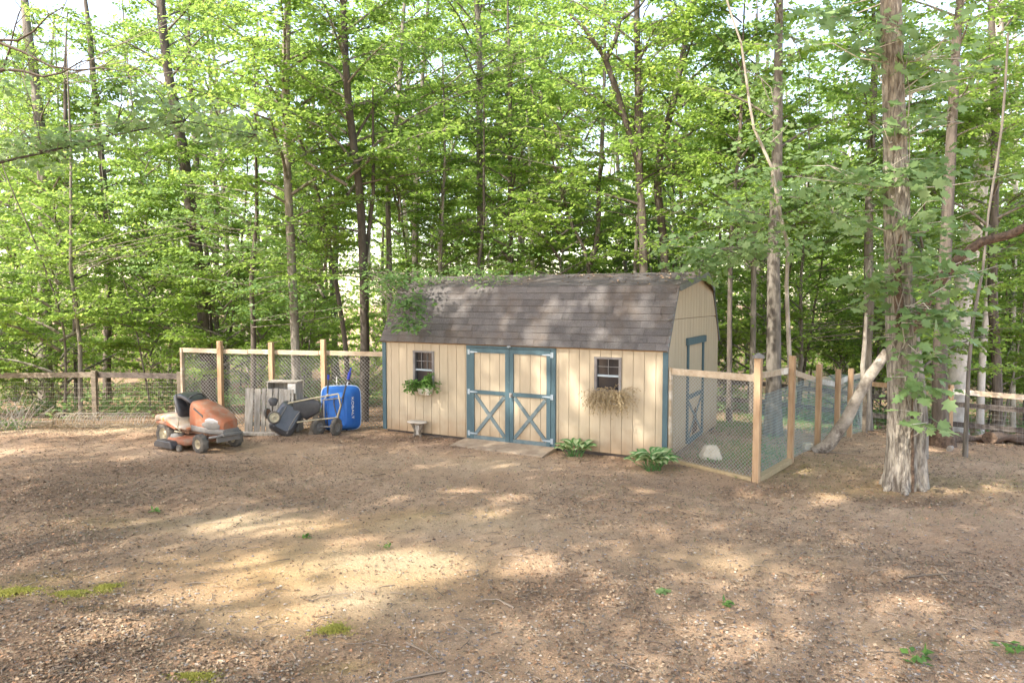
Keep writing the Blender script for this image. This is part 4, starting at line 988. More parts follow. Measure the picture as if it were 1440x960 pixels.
CN = [make_variant(30 + i, H, R_, z0, nl, .155, 10, pb_, M['green'], .068) for i, (H, R_, z0, nl) in enumerate(((17, 3.8, 6.0, 30), (19, 4.0, 8.0, 30), (15, 3.6, 4.5, 30)))]
SHB = [make_variant(50 + i, 2.6, 1.3, .2, 14, .10, 6, pa, M['green'], .07, .8) for i in range(2)]

def straight_trunk(H, r0, seed, bend=.35):
    r = random.Random(seed); K = 14; a = r.uniform(0, 6.28); mb = MB()
    path = [(bend * math.sin(k / K * 2.6 + a) - bend * math.sin(a) + r.uniform(-.03, .03), bend * .6 * math.cos(k / K * 3 + a) - bend * .6 * math.cos(a), -.2 + (H + .2) * k / K) for k in range(K + 1)]
    mb.tube(path, [r0 * (1.35 if k == 0 else 1) * (1 - .75 * (k / K)) for k in range(K + 1)], 9, cap=False, rough=.15, seed=seed); return mbmesh(mb, 'trunk', M['bark'])
TRK = [straight_trunk(17, .13, 1, .6), straight_trunk(17, .09, 2, .8), straight_trunk(9, .05, 3, .6), straight_trunk(9, .035, 4, .8)]
TRKD = []
for t_ in TRK[:2] + TRK[2:]:
    c_ = t_.copy(); c_.materials.clear(); c_.materials.append(M['bark_dark']); TRKD.append(c_)
    c_ = t_.copy(); c_.materials.clear(); c_.materials.append(M['bark_pale']); TRKD.append(c_)
def child(me_, name, parent, rz=0, sc=(1, 1, 1), loc=(0, 0, 0)):
    o = bpy.data.objects.new(name, me_); COL.objects.link(o); o.parent = parent; o.rotation_euler = (0, 0, rz); o.scale = sc; o.location = loc; return o
def add_crown(t, var, sc, rz, z=0, loc=(0, 0)):
    child(var[0], 'crown', t, rz, (sc, sc, sc), (loc[0], loc[1], z)); child(var[1], 'branches', t, rz, (sc, sc, sc), (loc[0], loc[1], z))

def pxtree(name, label, D, pts_, w0, w1, m, topz=16, crowns=(), flare=1.25, sides=12, rough=.14, seed=0, limbs=(), leaf=.11, group=None, leafm='green', bend_top=None):
    """pts_: pixels from bottom to top; the bottom one is dropped to the ground at depth D"""
    W_ = [at(x, y, D) for x, y in pts_]; b = W_[0]; gz_ = G(b.x, D)
    path = [Vector((b.x, D, gz_ - .2)), Vector((b.x, D, gz_ + .15))] + [p for p in W_ if p.z > gz_ + .5]
    last, prev = path[-1], path[-2]; d = (last - prev).normalized()
    while path[-1].z < topz: q = path[-1] + d * 1.6 + Vector((random.uniform(-.12, .12), random.uniform(-.1, .1), 0)); path.append(q)
    # resample smooth
    P_ = []
    for i in range(len(path) - 1):
        n_ = max(1, int((path[i + 1] - path[i]).length / .5))
        p0 = path[max(i - 1, 0)]; p3 = path[min(i + 2, len(path) - 1)]
        for k in range(n_):
            t = k / n_; p1, p2 = path[i], path[i + 1]
            P_.append(.5 * ((2 * p1) + (p2 - p0) * t + (2 * p0 - 5 * p1 + 4 * p2 - p3) * t * t + (3 * p1 - p0 - 3 * p2 + p3) * t ** 3))
    P_.append(path[-1]); r0 = w0 * D / FOC / 2; r1 = w1 * D / FOC / 2; zt_ = W_[-1].z
    rad = []
    for p in P_:
        f = (p.z - gz_) / max(.1, zt_ - gz_); v = r0 + (r1 - r0) * min(f, 1.0)
        if f > 1: v = max(.02, r1 * (1 - .8 * (p.z - zt_) / max(.1, topz - zt_ + .5)))
        if p.z - gz_ < .5: v *= 1 + (flare - 1) * (1 - max(0, p.z - gz_) / .5) ** 1.5
        rad.append(v)
    t = thing(name, label, 'tree', (b.x, D, gz_), 0, group)
    MB().tube(P_, rad, sides, cap=False, rough=rough, seed=seed + D).shift(t.location).build('trunk', M[m], t)
    for (v, sc, rz, z) in crowns:
        # find trunk xy offset at mid crown height
        zz = gz_ + z + v[2] * sc * .6; q = min(P_, key=lambda p: abs(p.z - zz))
        add_crown(t, v, sc, rz, z, ((q.x - b.x), (q.y - D)))
    if limbs:
        r = np.random.default_rng(seed + 99); acc = ([], [], [], []); mb = MB()
        for (px, py, az, el, L_, rd) in limbs:
            q = min(P_, key=lambda p: abs((480 - (py)) - (0)) * 0 + abs(p.z - at(px, py, D).z))
            limb_with_sprays(acc, mb, tuple(q), R(az), R(el), L_, r, leaf, rd, 9, .9, .06, .075)
        P2_ = [p - np.array(tuple(t.location)) for p in acc[0]]
        mobj('foliage', acc_mesh('foliage', (P2_, acc[1], acc[2], acc[3]), M[leafm]), t); mb.shift(t.location).build('branches', M['bark_dark'], t)
    return t, P_
def sprayset(t, regs, m, leaf, shape=KITE4, seed=0, tips=None, step=.07, tl=(.35, .8), origin=None, brm='bark'):
    """foliage in world regions: (px,py,rx,ry,D,n)"""
    r = np.random.default_rng(seed); acc = ([], [], [], []); mb = MB()
    for (px, py, rx, ry, D, n) in regs:
        c0 = at(px, py, D)
        for k in range(n):
            x = px + rx * r.normal() * .55; y = py + ry * r.normal() * .55; dd = D + r.normal() * .35 * min(1.2, rx * D / FOC)
            q = np.array(tuple(at(x, y, dd))); a = r.uniform(0, 6.28); d2 = np.array((math.cos(a), math.sin(a), r.normal(0, .2))); L_ = r.uniform(*tl)
            spray_leaves(acc, q, d2, L_, leaf, r, step, .42)
            o_ = np.array(tuple(c0)) if origin is None else np.array(tuple(origin(q)))
            if r.random() < .14:
                mid = (q + o_) / 2 + r.normal(0, .06, 3); mb.tube([tuple(o_), tuple(mid), tuple(q), tuple(q + d2 * L_ * .9)], [.012, .009, .006, .002], 4, cap=False)
    P2_ = [p - np.array(tuple(t.location)) for p in acc[0]]
    mobj('foliage', acc_mesh('foliage', (P2_, acc[1], acc[2], acc[3]), M[m], shape), t); mb.shift(t.location).build('twigs', M[brm], t)

# --- trees that can be told apart
pxtree('beech_tree', 'pale forked tree trunk against open sky at the upper left', 25, [(64, 530), (62, 380), (62, 260), (50, 120), (38, 40)], 19, 11, 'bark', 18, [(CN[2], .7, 1, 3)], seed=1)
pxtree('slender_tree', 'thin dark trunk just right of the pale forked left tree', 24, [(108, 530), (104, 400), (94, 270), (92, 150)], 8, 5, 'bark_dark', 12, [(US[2], 1, 2, 3)], seed=2)
pxtree('slender_tree', 'dark slim trunk standing above the left fence post', 27, [(150, 530), (152, 400), (150, 300), (135, 150), (125, 40)], 11, 7, 'bark_dark', 15, [(US[1], 1.1, .5, 4)], seed=3)
pxtree('oak_tree', 'thick dark leaning trunk behind the left end of the chain link fence', 21, [(294, 560), (287, 430), (272, 320), (255, 200), (236, 100), (226, 0)], 20, 11, 'bark_dark', 17, [(CN[0], .8, 3, 2)], seed=4)
pxtree('maple_tree', 'straight grey-brown trunk rising behind the grey board panel', 17.2, [(417, 600), (415, 480), (409, 340), (403, 220), (402, 100), (405, 0)], 13, 10, 'bark', 15, [(US[0], 1.0, 4, 4)], seed=5, limbs=[(403, 130, 160, 35, 3.2, .04), (403, 180, 200, 25, 2.6, .03), (409, 300, 340, 20, 2.4, .03), (403, 90, 20, 40, 3, .04), (412, 400, 180, 5, 2.0, .022), (412, 380, 250, 10, 1.8, .02)])
pxtree('maple_tree', 'dark branching trunk rising just left of the shed roof', 17.0, [(511, 600), (513, 480), (508, 300), (497, 200), (488, 120), (482, 0)], 14, 9, 'bark_dark', 15, [(US[3], 1.0, 1, 4)], seed=6, limbs=[(500, 235, 12, 32, 4.2, .045), (500, 215, 20, 45, 4.0, .04), (498, 190, 60, 60, 3.5, .04), (508, 270, 350, 15, 2.6, .03), (513, 330, 190, 12, 2.6, .03), (495, 150, 150, 45, 3, .035), (512, 400, 200, 8, 1.9, .02), (512, 380, 330, 5, 1.5, .02)])
pxtree('slender_tree', 'thin trunk leaning left between the board panel and blue cart', 18.4, [(490, 580), (485, 480), (462, 340), (440, 250), (420, 190)], 8, 4, 'bark_dark', 9.5, [(US[2], .8, 2, 2.5)], seed=7)
pxtree('slender_tree', 'slim grey trunk above the left end of the shed roof', 20, [(548, 560), (548, 400), (546, 240), (560, 150), (565, 60)], 9, 6, 'bark', 12, [(US[1], .9, 3, 3.5)], seed=8)
pxtree('birch_sapling', 'very thin white sapling stem directly above the left roof ridge', 21, [(618, 540), (618, 390), (619, 300), (632, 220), (648, 180)], 6, 3, 'bark_pale', 9, [(US[2], .7, 3, 3)], seed=9)
pxtree('poplar_tree', 'straight mid-grey trunk above the roof left of the ridge centre', 21, [(677, 560), (676, 390), (675, 280), (674, 160), (674, 60)], 10, 8, 'bark', 16, [(CN[1], .75, 1, 1)], seed=10)
pxtree('slender_tree', 'dark narrow trunk above the roof right of the mid-grey poplar', 20, [(719, 560), (719, 390), (717, 280), (718, 200), (716, 90)], 7, 5, 'bark_dark', 11, [(US[0], .9, 2, 3)], seed=11)
pxtree('birch_sapling', 'pale whitish trunk over the middle of the shed roof', 24, [(749, 560), (749, 390), (747, 290), (744, 200)], 7, 5, 'bark_pale', 11, [(US[1], .9, 5, 3)], seed=12)
t, _ = pxtree('forked_tree', 'small dark tree forking in a V above the middle of the roof', 18.5, [(826, 540), (829, 385), (822, 350), (806, 320), (796, 290)], 9, 4, 'bark_dark', 7.5, [(US[2], .9, 1, 2.6)], seed=13)
f2 = [at(829, 372, 18.5), at(838, 345, 18.5), at(843, 300, 18.6), at(841, 262, 18.7), at(850, 220, 18.8)]
MB().tube(f2, [.075, .065, .055, .05, .03], 8, rough=.1, seed=3).shift(t.location).build('fork_limb', M['bark_dark'], t)
t, _ = pxtree('oak_tree', 'tall dark trunk above the roof right of centre, forking near the top', 17.8, [(905, 560), (905, 400), (904, 320), (898, 220), (897, 110), (896, 0)], 14, 8, 'bark_dark', 16, [(CN[1], .8, 2, 1)], seed=14, limbs=[(903, 280, 160, 20, 3.0, .04), (900, 240, 30, 30, 2.8, .035), (898, 170, 200, 40, 3, .04)])
f2 = [at(897, 230, 17.8), at(868, 130, 17.5), at(850, 80, 17.3), at(822, 40, 17.2), at(800, 20, 17.2)]
MB().tube(f2, [.07, .075, .065, .045, .03], 8, rough=.1, seed=4).shift(t.location).build('fork_limb', M['bark_dark'], t)
MB().tube([at(852, 85, 17.3), at(866, 55, 17.3), at(872, 30, 17.4), at(900, 8, 17.5)], [.06, .05, .04, .03], 8, rough=.1, seed=4).shift(t.location).build('fork_limb', M['bark_dark'], t)
pxtree('oak_tree', 'dark trunk beside the taller oak above the right roof', 19.5, [(936, 560), (936, 400), (932, 330), (925, 240), (950, 130)], 14, 9, 'bark_dark', 14, [(US[1], 1.1, 4, 4)], seed=15)
pxtree('oak_tree', 'thick furrowed dark trunk behind the kennel corner post', 14.6, [(1088, 600), (1088, 480), (1088, 380), (1092, 250), (1094, 130), (1096, 0)], 23, 10, 'bark', 15, [(CN[0], .75, 0, 3)], seed=16, limbs=[(1090, 210, 40, 35, 2.6, .035), (1090, 260, 20, 10, 2.5, .03), (1090, 180, 150, 40, 2.6, .03)])
t17, _ = pxtree('maple_sapling', 'curving pale sapling in front of the thick trunk by the kennel', 13.2, [(1113, 600), (1110, 500), (1106, 400), (1108, 350), (1097, 300), (1085, 235), (1060, 180), (1042, 60), (1028, 20)], 7.5, 2.5, 'bark_tan', 9, seed=17)
sprayset(t17, [(1010, 350, 70, 22, 12.6, 68), (1065, 300, 60, 22, 12.8, 44), (1135, 268, 50, 20, 12.6, 36), (985, 378, 40, 12, 12.4, 24), (1080, 345, 50, 14, 12.2, 24), (1085, 200, 40, 40, 13.4, 20), (1070, 110, 50, 40, 13.6, 22), (1110, 50, 60, 40, 13.8, 22), (1170, 300, 40, 30, 13, 24), (1050, 250, 60, 30, 13.2, 20)], 'pale', .13, MAPLE, 17, step=.09)
pxtree('slender_tree', 'dark slim trunk in the gap just right of the shed gable', 17, [(1026, 560), (1026, 470), (1027, 380), (1030, 300), (1040, 200)], 8, 5, 'bark_dark', 10, [(US[3], .8, 4, 3)], seed=18)
pxtree('slender_tree', 'brown slim trunk midway between gable and kennel corner post', 19, [(1058, 560), (1059, 470), (1060, 380), (1062, 250)], 9, 6, 'bark', 10, [(US[0], .9, 3, 3)], seed=19)
pxtree('slender_tree', 'grey trunk standing beyond the last kennel posts', 18, [(1218, 600), (1219, 500), (1222, 420), (1222, 300), (1230, 100)], 15, 9, 'bark', 14, [(US[1], 1, 0, 4)], seed=20)
# big tree
BD = 10.45
tb, PB = pxtree('oak_tree', 'largest tree in the yard, wide furrowed grey trunk wrapped in leafy vines', BD, [(1268, 690), (1268, 640), (1268, 560), (1264, 440), (1262, 330), (1258, 200), (1255, 90), (1253, 0)], 41, 27, 'bark_big', 13, seed=21, sides=36, rough=.10, flare=1.25)
for k_, (a_, l_) in enumerate(((200, .34), (250, .38), (310, .34), (350, .36), (60, .32), (130, .32))):
    ca_, sa_ = math.cos(R(a_)), math.sin(R(a_)); MB().tube([(ca_ * .12, sa_ * .12, .40), (ca_ * .18, sa_ * .18, .16), (ca_ * .25, sa_ * .25, .03), (ca_ * l_, sa_ * l_, -.04)], [.07, .085, .07, .03], 10, rough=.2, seed=k_).build('root', M['bark_big'], tb)
sec = [at(1293, 700, BD - .12), at(1291, 640, BD - .08), at(1288, 560, BD - .02), at(1282, 470, BD)]
MB().tube(sec, [.14, .115, .10, .06], 14, rough=.12, seed=2).shift(tb.location).build('side_stem', M['bark_big'], tb)
cr = [at(1283 + (k % 2), 694 - k * 20, BD - .235 + k * .003) for k in range(8)]
MB().tube(cr, [.03, .028, .03, .026, .022, .018, .014, .008], 6, rough=.4, seed=5).shift(tb.location).build('bark_split', M['rot'], tb)
MB().tube([at(1262, 470, BD - .19), at(1264, 430, BD - .2), at(1262, 390, BD - .2), at(1266, 350, BD - .2), at(1268, 330, BD - .17)], [.02, .06, .05, .04, .02], 8, rough=.5, seed=6).shift(tb.location).build('bark_scar', M['rot'], tb)
vn = MB()
for k in range(3):
    vn.tube([at(1268 + 12 * math.sin(j * .9 + k * 2), 640 - j * 32, BD - .26 - .0 * j) for j in range(19)], .008, 5, cap=False)
vn.shift(tb.location).build('vine_stem', M['bark'], tb)
near = lambda q: min(PB, key=lambda p: (p.z - float(q[2]) + .2) ** 2)
sprayset(tb, [(1235, 60, 50, 40, 10.3, 34), (1300, 110, 45, 40, 10.4, 30), (1330, 60, 45, 50, 10.2, 26), (1235, 255, 60, 22, 10.2, 49), (1310, 240, 50, 25, 10.5, 34), (1180, 235, 40, 25, 10.6, 19), (1320, 320, 45, 40, 10.2, 34), (1290, 370, 40, 35, 10.0, 30), (1225, 390, 28, 35, 10.2, 22), (1270, 445, 45, 25, 10.0, 26), (1330, 400, 35, 40, 10.3, 26), (1320, 460, 40, 20, 10.1, 24), (1296, 545, 17, 22, 9.95, 19), (1290, 500, 22, 22, 9.95, 17), (1300, 590, 10, 12, 9.95, 7), (1215, 310, 20, 40, 10.4, 15), (1160, 20, 60, 30, 10.5, 22), (1270, 170, 60, 20, 10.2, 22)], 'pale', .165, MAPLE, 21, step=.11, tl=(.25, .6), origin=near, brm='bark_pale')
# tree with rotten base and others at right
t, _ = pxtree('oak_tree', 'dark trunk with a rotten crumbling base right of the biggest tree', 14.3, [(1322, 632), (1322, 570), (1322, 480), (1330, 350), (1337, 200), (1345, 60), (1350, 0)], 21, 10, 'bark_dark', 15, [(CN[2], .7, 0, 3)], seed=22)
rb = MB(); b_ = t.location; rb.tube([(0, 0, -.1), (-.01, 0, .1), (0, 0, .28), (.01, 0, .48)], [.26, .25, .21, .15], 16, rough=.45, seed=9); rb.build('rotten_base', M['rot'], t)
pxtree('sycamore_tree', 'broad chalky white leaning trunk behind the right fence', 21.5, [(1344, 560), (1350, 450), (1366, 330), (1380, 240), (1392, 140), (1400, 60)], 31, 17, 'bark_pale', 17, [(CN[1], .7, 3, 2)], seed=23)
pxtree('sapling', 'thin greenish sapling standing in front of the far right fence', 13.0, [(1357, 645), (1359, 590), (1362, 520), (1370, 440), (1382, 380), (1390, 300)], 6, 3, 'bark', 7, seed=24, limbs=[(1365, 500, 350, 15, .9, .012), (1365, 480, 190, 20, .9, .012), (1362, 540, 20, 8, .8, .01), (1372, 430, 60, 20, .9, .012)], leaf=.09)
pxtree('oak_tree', 'dark upright trunk near the right edge behind the tan rail', 18.5, [(1403, 600), (1402, 520), (1396, 430), (1397, 330), (1400, 180), (1395, 60)], 14, 9, 'bark_dark', 14, [(US[3], 1, 1, 4)], seed=25)
pxtree('birch_tree', 'pale patchy trunk beside the dark trunk near the right edge', 22, [(1378, 590), (1382, 500), (1388, 430), (1400, 250), (1404, 80)], 10, 7, 'bark_pale', 14, [(US[0], 1.1, 1, 4)], seed=26)
pxtree('birch_tree', 'thin white trunk farthest right behind the tan rail', 26, [(1425, 590), (1424, 500), (1428, 300), (1430, 100)], 7, 5, 'bark_pale', 14, [(US[2], 1.2, 1, 4)], seed=27)
# broken curved limb on the right
li = [at(1288, 470, 12.4), at(1305, 420, 12.2), at(1326, 390, 12.0), at(1350, 362, 11.8), at(1380, 340, 11.6), at(1420, 330, 11.4), at(1450, 315, 11.2), at(1500, 300, 11)]
tq, PQ = pxtree('leaning_tree', 'bent brown limb arching out to the right edge from behind the vines', 12.6, [(1300, 600), (1296, 540), (1288, 480)], 11, 10, 'bark', 3.0, seed=31)
MB().tube(li, [.085, .08, .085, .08, .075, .07, .06, .05], 10, rough=.2, seed=7).shift(tq.location).build('limb', M['rot'], tq)
# leaning cut log
lp = [at(1145, 637, 13.0), at(1165, 625, 12.95), at(1190, 590, 12.9), at(1205, 560, 12.85), at(1222, 530, 12.8), at(1240, 506, 12.75), at(1248, 493, 12.7)]
lg = MB().tube(lp, [.115, .12, .105, .09, .095, .085, .07], 14, rough=.12, seed=8)
lt = thing('leaning_log', 'thick bare log leaning up from the ground beside the kennel posts', 'log', lp[0]); lg.shift(lt.location).build('trunk', M['log'], lt)
MB().tube([at(1214, 542, 12.82), at(1213, 515, 12.85), at(1216, 480, 12.9), at(1218, 440, 12.9)], [.05, .04, .035, .025], 8, rough=.1, seed=3).shift(lt.location).build('branch_stub', M['bark_tan'], lt)
# fallen logs
for i, (a_, b_, r_, m_, lb) in enumerate((((1330, 622), (1420, 618), .11, 'rot', 'dark rotten fallen log right of the rotten tree base'), ((1392, 622), (1470, 618), .14, 'rot', 'thick reddish rotten log at the right edge before the fence'), ((1335, 634), (1372, 615), .05, 'log', 'thin grey fallen branch between rotten tree and sapling'))):
    A2, B2 = ground(*a_), ground(*b_); n_ = 9
    P_ = [A2.lerp(B2, k / (n_ - 1)) + Vector((0, 0, r_ * .7 + .03 * math.sin(k * 1.3))) for k in range(n_)]
    o = MB().tube(P_, [r_ * (.8 + .3 * math.sin(k * 1.7 + i)) for k in range(n_)], 12, rough=.35, seed=i).shift(A2).build('fallen_log', M[m_]); o.location = A2; tag(o, lb, 'log', 'fallen logs by the right fence')

# overhanging sprays on the roof and left
tr = thing('maple_tree', 'leafy branches drooping over the left end of the shed roof', 'tree', (-3.6, 17.4, G(-3.6, 17.4)))
MB().tube([(0, 0, -.2), (.05, 0, 2), (.0, -.1, 3.5), (.3, -.3, 5.5), (.3, -.2, 8)], [.07, .06, .055, .045, .02], 8, rough=.1).build('trunk', M['bark_dark'], tr)
sprayset(tr, [(568, 395, 26, 16, 14.6, 48), (574, 425, 18, 18, 14.2, 60), (578, 455, 10, 12, 13.9, 40), (545, 400, 25, 20, 15.5, 40), (520, 385, 40, 25, 16, 60), (600, 385, 30, 12, 15.5, 20)], 'green2', .115, KITE, 61, step=.06, tl=(.2, .45), origin=lambda q: tr.location + Vector((.1, -.2, 3.6)))
tr2 = thing('maple_tree', 'small tree behind the shed laying green sprays over the ridge', 'tree', (-1.0, 18.2, G(-1.0, 18.2)))
MB().tube([(0, 0, -.2), (.05, 0, 2), (.1, -.2, 3.4), (.3, -.3, 5), (.3, -.2, 8)], [.06, .05, .045, .035, .02], 8, rough=.1).build('trunk', M['bark_dark'], tr2)
sprayset(tr2, [(690, 385, 50, 8, 15.0, 35), (655, 378, 25, 8, 15.4, 17), (740, 388, 30, 5, 15.0, 13), (700, 398, 22, 6, 14.6, 13), (700, 350, 60, 20, 16, 30)], 'green2', .095, KITE, 62, step=.06, tl=(.2, .5), origin=lambda q: tr2.location + Vector((.1, -.2, 3.6)))
tr3 = thing('maple_tree', 'shaggy low maple sprays above the fence left of the board panel', 'tree', (-6.6, 18.0, G(-6.6, 18)))
MB().tube([(0, 0, -.2), (.05, 0, 2), (.1, -.2, 3.4), (.3, -.3, 5), (.3, -.2, 9)], [.08, .07, .06, .045, .02], 8, rough=.1).build('trunk', M['bark_dark'], tr3)
sprayset(tr3, [(370, 400, 70, 16, 16.5, 54), (330, 350, 80, 18, 16.8, 48), (430, 430, 60, 14, 16.4, 35), (300, 300, 90, 18, 17, 44), (460, 360, 60, 16, 17, 32), (230, 370, 60, 14, 17.5, 32), (370, 440, 60, 12, 17.2, 25), (240, 260, 100, 20, 18, 41), (450, 300, 70, 20, 17.2, 32)], 'green2', .11, KITE, 63, step=.07, tl=(.4, .9), origin=lambda q: tr3.location + Vector((.1, -.2, max(1.5, float(q[2]) - tr3.location.z - .3))))

for nm, lab, X, Y, regs, sd in (
    ('maple_tree', 'young maple spreading leafy layers above the right half of the shed roof', 3.2, 18.4, [(900, 340, 80, 26, 17, 46), (850, 270, 80, 30, 17, 40), (940, 200, 90, 40, 17, 46), (880, 120, 90, 45, 17, 44), (980, 130, 90, 50, 17, 44), (780, 190, 70, 50, 17.5, 36), (930, 40, 110, 35, 17, 40), (1000, 260, 60, 40, 16, 26)], 81),
    ('maple_tree', 'young maple with feathery layers over the middle of the shed roof', -1.9, 19.5, [(640, 330, 80, 30, 18, 40), (730, 300, 70, 30, 18, 36), (600, 230, 90, 40, 18, 40), (690, 150, 90, 45, 18, 40), (620, 60, 120, 40, 18, 44), (760, 60, 90, 40, 18, 34)], 82),
    ('maple_tree', 'young maple leafing out over the old fence at far left', -11.5, 18.8, [(120, 420, 90, 26, 18, 44), (60, 350, 80, 30, 18, 40), (200, 340, 80, 30, 18, 40), (110, 280, 90, 30, 18.5, 40), (260, 60, 80, 50, 18, 34), (330, 120, 80, 50, 18, 34)], 83),
    ('maple_tree', 'young maple filling the space behind the kennel side', 8.3, 20.5, [(1180, 400, 80, 30, 19, 44), (1150, 480, 60, 20, 18.5, 26), (1230, 330, 80, 40, 19, 36), (1150, 130, 80, 50, 18, 36), (1200, 230, 60, 40, 18, 26), (1290, 430, 80, 40, 18, 30), (1400, 440, 70, 40, 18, 30)], 84)):
    t = thing(nm, lab, 'tree', (X, Y, G(X, Y))); zb_ = t.location.z
    MB().tube([(0, 0, -.2), (.06, 0, 2), (-.05, -.1, 4), (.1, -.15, 7), (.05, -.1, 10)], [.065, .055, .045, .03, .012], 8, rough=.1).build('trunk', M['bark'], t)
    sprayset(t, regs, 'green', .12, KITE, sd, step=.07, tl=(.4, 1.0), origin=lambda q: Vector((X, Y - .1, min(zb_ + 9, max(zb_ + 1.5, float(q[2]) - .5)))))

# --- filler trees in the wood
r = random.Random(11); K_ = 0
taken = []
def free(x, y, d): return all((x - a) ** 2 + (y - b) ** 2 > d * d for a, b in taken)
groupU = 'leafy understory trees behind the fences'; groupC = 'tall trees deeper in the wood'
def where(x, y, trk=None):
    px = 720 + x / y * FOC
    a = 'behind the left rail fence' if px < 250 else 'behind the chain link fence' if px < 530 else 'behind the left half of the shed' if px < 740 else 'behind the right half of the shed' if px < 1000 else 'behind the kennel' if px < 1210 else 'behind the far right fence'
    return a + (', close in' if y < 24 else ', further back' if y < 33 else ', far back')
def filler(x, y, var, sc, trk, rz, lab, grp, zoff=0):
    lab = ('dark-stemmed ' if trk in TRKD[::2] else 'pale-stemmed ' if trk in TRKD[1::2] else 'brown-stemmed ') + ('leafy understory tree ' if grp == groupU else 'tall straight tree ') + where(x, y)
    t = thing('forest_tree', lab, 'tree', (x, y, G(x, y)), rz, grp); s2 = sc * (var[2] / (17 if trk in TRK[:2] + TRKD[:4] else 9))
    child(trk, 'trunk', t, 0, (sc, sc, s2 * 1.02)); child(var[0], 'crown', t, 0, (sc,) * 3); child(var[1], 'branches', t, 0, (sc,) * 3)
n_ = 0
while n_ < 66:
    y = 17.8 + 24 * r.random() ** 1.2; x = r.uniform(-.82, .86) * y
    if abs(x + .5) < 5.5 and y < 23: continue
    if not free(x, y, 1.5): continue
    taken.append((x, y)); n_ += 1
    filler(x, y, r.choice(US), r.uniform(.75, 1.15), r.choice(TRK[2:] + [TRKD[4], TRKD[6]]), r.uniform(0, 6.28), 'slender leafy understory tree in the wood behind the fences', groupU)
n_ = 0
while n_ < 34:
    y = 27 + 28 * r.random(); x = r.uniform(-.85, .88) * y
    if not free(x, y, 1.3): continue
    # leave a sky gap at upper left
    px = 720 + x / y * FOC
    if 20 < px < 190 and r.random() < .75: continue
    taken.append((x, y)); n_ += 1
    filler(x, y, r.choice(CN), r.uniform(.8, 1.15), r.choice(TRK[:2] + TRKD[:4]), r.uniform(0, 6.28), 'tall straight tree deep in the wood beyond the clearing', groupC)
for i in range(46):
    y = r.uniform(20, 34); x = r.uniform(-.8, .85) * y
    t = thing('forest_shrub', ('large' if i % 3 == 0 else 'small') + ' low leafy shrub ' + where(x, y), 'shrub', (x, y, G(x, y)), r.uniform(0, 6), 'shrubs on the forest floor'); v = r.choice(SHB); s_ = r.uniform(.9, 1.15) if i % 3 == 0 else r.uniform(.55, .8)
    child(v[0], 'foliage', t, 0, (s_,) * 3); child(v[1], 'branches', t, 0, (s_,) * 3)
for (x, y, v_, sc) in ((-3.2, 24, 0, 1.0), (-.2, 27, 1, 1.0), (2.6, 25.5, 2, 1.05), (.9, 34, 0, 1.1), (5.2, 29, 1, 1.0)):
    filler(x, y, CN[v_], sc, TRK[v_ % 2], x * 3, 'tall straight tree deep in the wood beyond the clearing', groupC)
for i in range(20):
    y = 36 + 16 * r.random(); x = (-.74 + 1.52 * (i + r.random()) / 20) * y
    if 40 < 720 + x / y * FOC < 150: continue
    filler(x, y, CN[i % 3], 1.22, TRK[i % 2], i * 1.7, '', groupC)
# far wood as one mass
def farwood():
    rg = np.random.default_rng(5); n = 90000
    y = rg.uniform(50, 72, n); x = rg.uniform(-.95, .95, n) * y
    z = -3 + 21 * rg.random(n) ** 1.15
    dens = fbm(x * 1.0, z * 1.6 + y * .3, .45, 9, 3); k = (dens > -.25 + .5 * sstep(8, 20, z))
    x, y, z = x[k], y[k], z[k]; n = len(x)
    D_ = rg.normal(0, 1, (n, 3)); N_ = np.array((0, 0, 1.)) + rg.normal(0, .5, (n, 3))
    V_ = leaves(np.stack([x, y, z], 1), D_, N_, rg.uniform(.25, .5, n), KITE4)
    o = mobj('far_woodland', npmesh('far_woodland', V_, 4, leafmat('far_leaf', [(.08, .15, .03), (.15, .25, .04), (.24, .36, .06), (.33, .42, .09)], .55))); tag(o, 'mass of far bright woodland foliage closing the view', 'woodland', kind='stuff')
    mb = MB()
    for k in range(90):
        y_ = rg.uniform(44, 68); x_ = rg.uniform(-.9, .9) * y_; rr = rg.uniform(.09, .22); g_ = G(x_, y_); mb.tube([(x_, y_, g_ - .5), (x_ + rg.normal(0, .4), y_, 9), (x_ + rg.normal(0, .8), y_, 20)], [rr, rr * .8, rr * .5], 6, cap=False)
    o = mb.build('far_trunks', M['bark']); tag(o, 'countless thin far trunks of the woodland behind', 'woodland', kind='stuff')
farwood()

# --- canopy trees outside the frame at the left and behind: their crowns are shaped with gaps along sun rays to throw the dapples
def sunxy(p, z): k = (z - p[2]) / SUN.z; return (p[0] + SUN.x * k, p[1] + SUN.y * k)
GAPS = [(540, 790, .6), (585, 800, .5), (500, 835, .5), (640, 795, .32), (420, 800, .35), (350, 790, .3), (500, 760, .3), (770, 790, .32), (740, 795, .28), (330, 738, .42), (400, 742, .36), (450, 735, .34), (230, 850, .42), (300, 835, .4), (170, 880, .35), (400, 870, .36),
        (690, 720, .32), (655, 690, .3), (630, 655, .3), (720, 700, .3), (700, 655, .25), (20, 635, .5), (80, 610, .6), (150, 607, .55), (110, 598, .5), (190, 612, .4), (30, 610, .5), (1160, 700, .3), (1060, 693, .25), (900, 690, .2), (1240, 600, .35), (1400, 686, .3), (1330, 690, .25), (560, 700, .2), (840, 860, .2), (1040, 790, .3), (1200, 760, .25), (100, 575, .6), (200, 580, .6), (1300, 850, .25), (740, 880, .25), (1080, 900, .3), (330, 920, .2), (60, 540, .5)]
gapP = [(tuple(ground(px, py)), rr) for px, py, rr in GAPS]
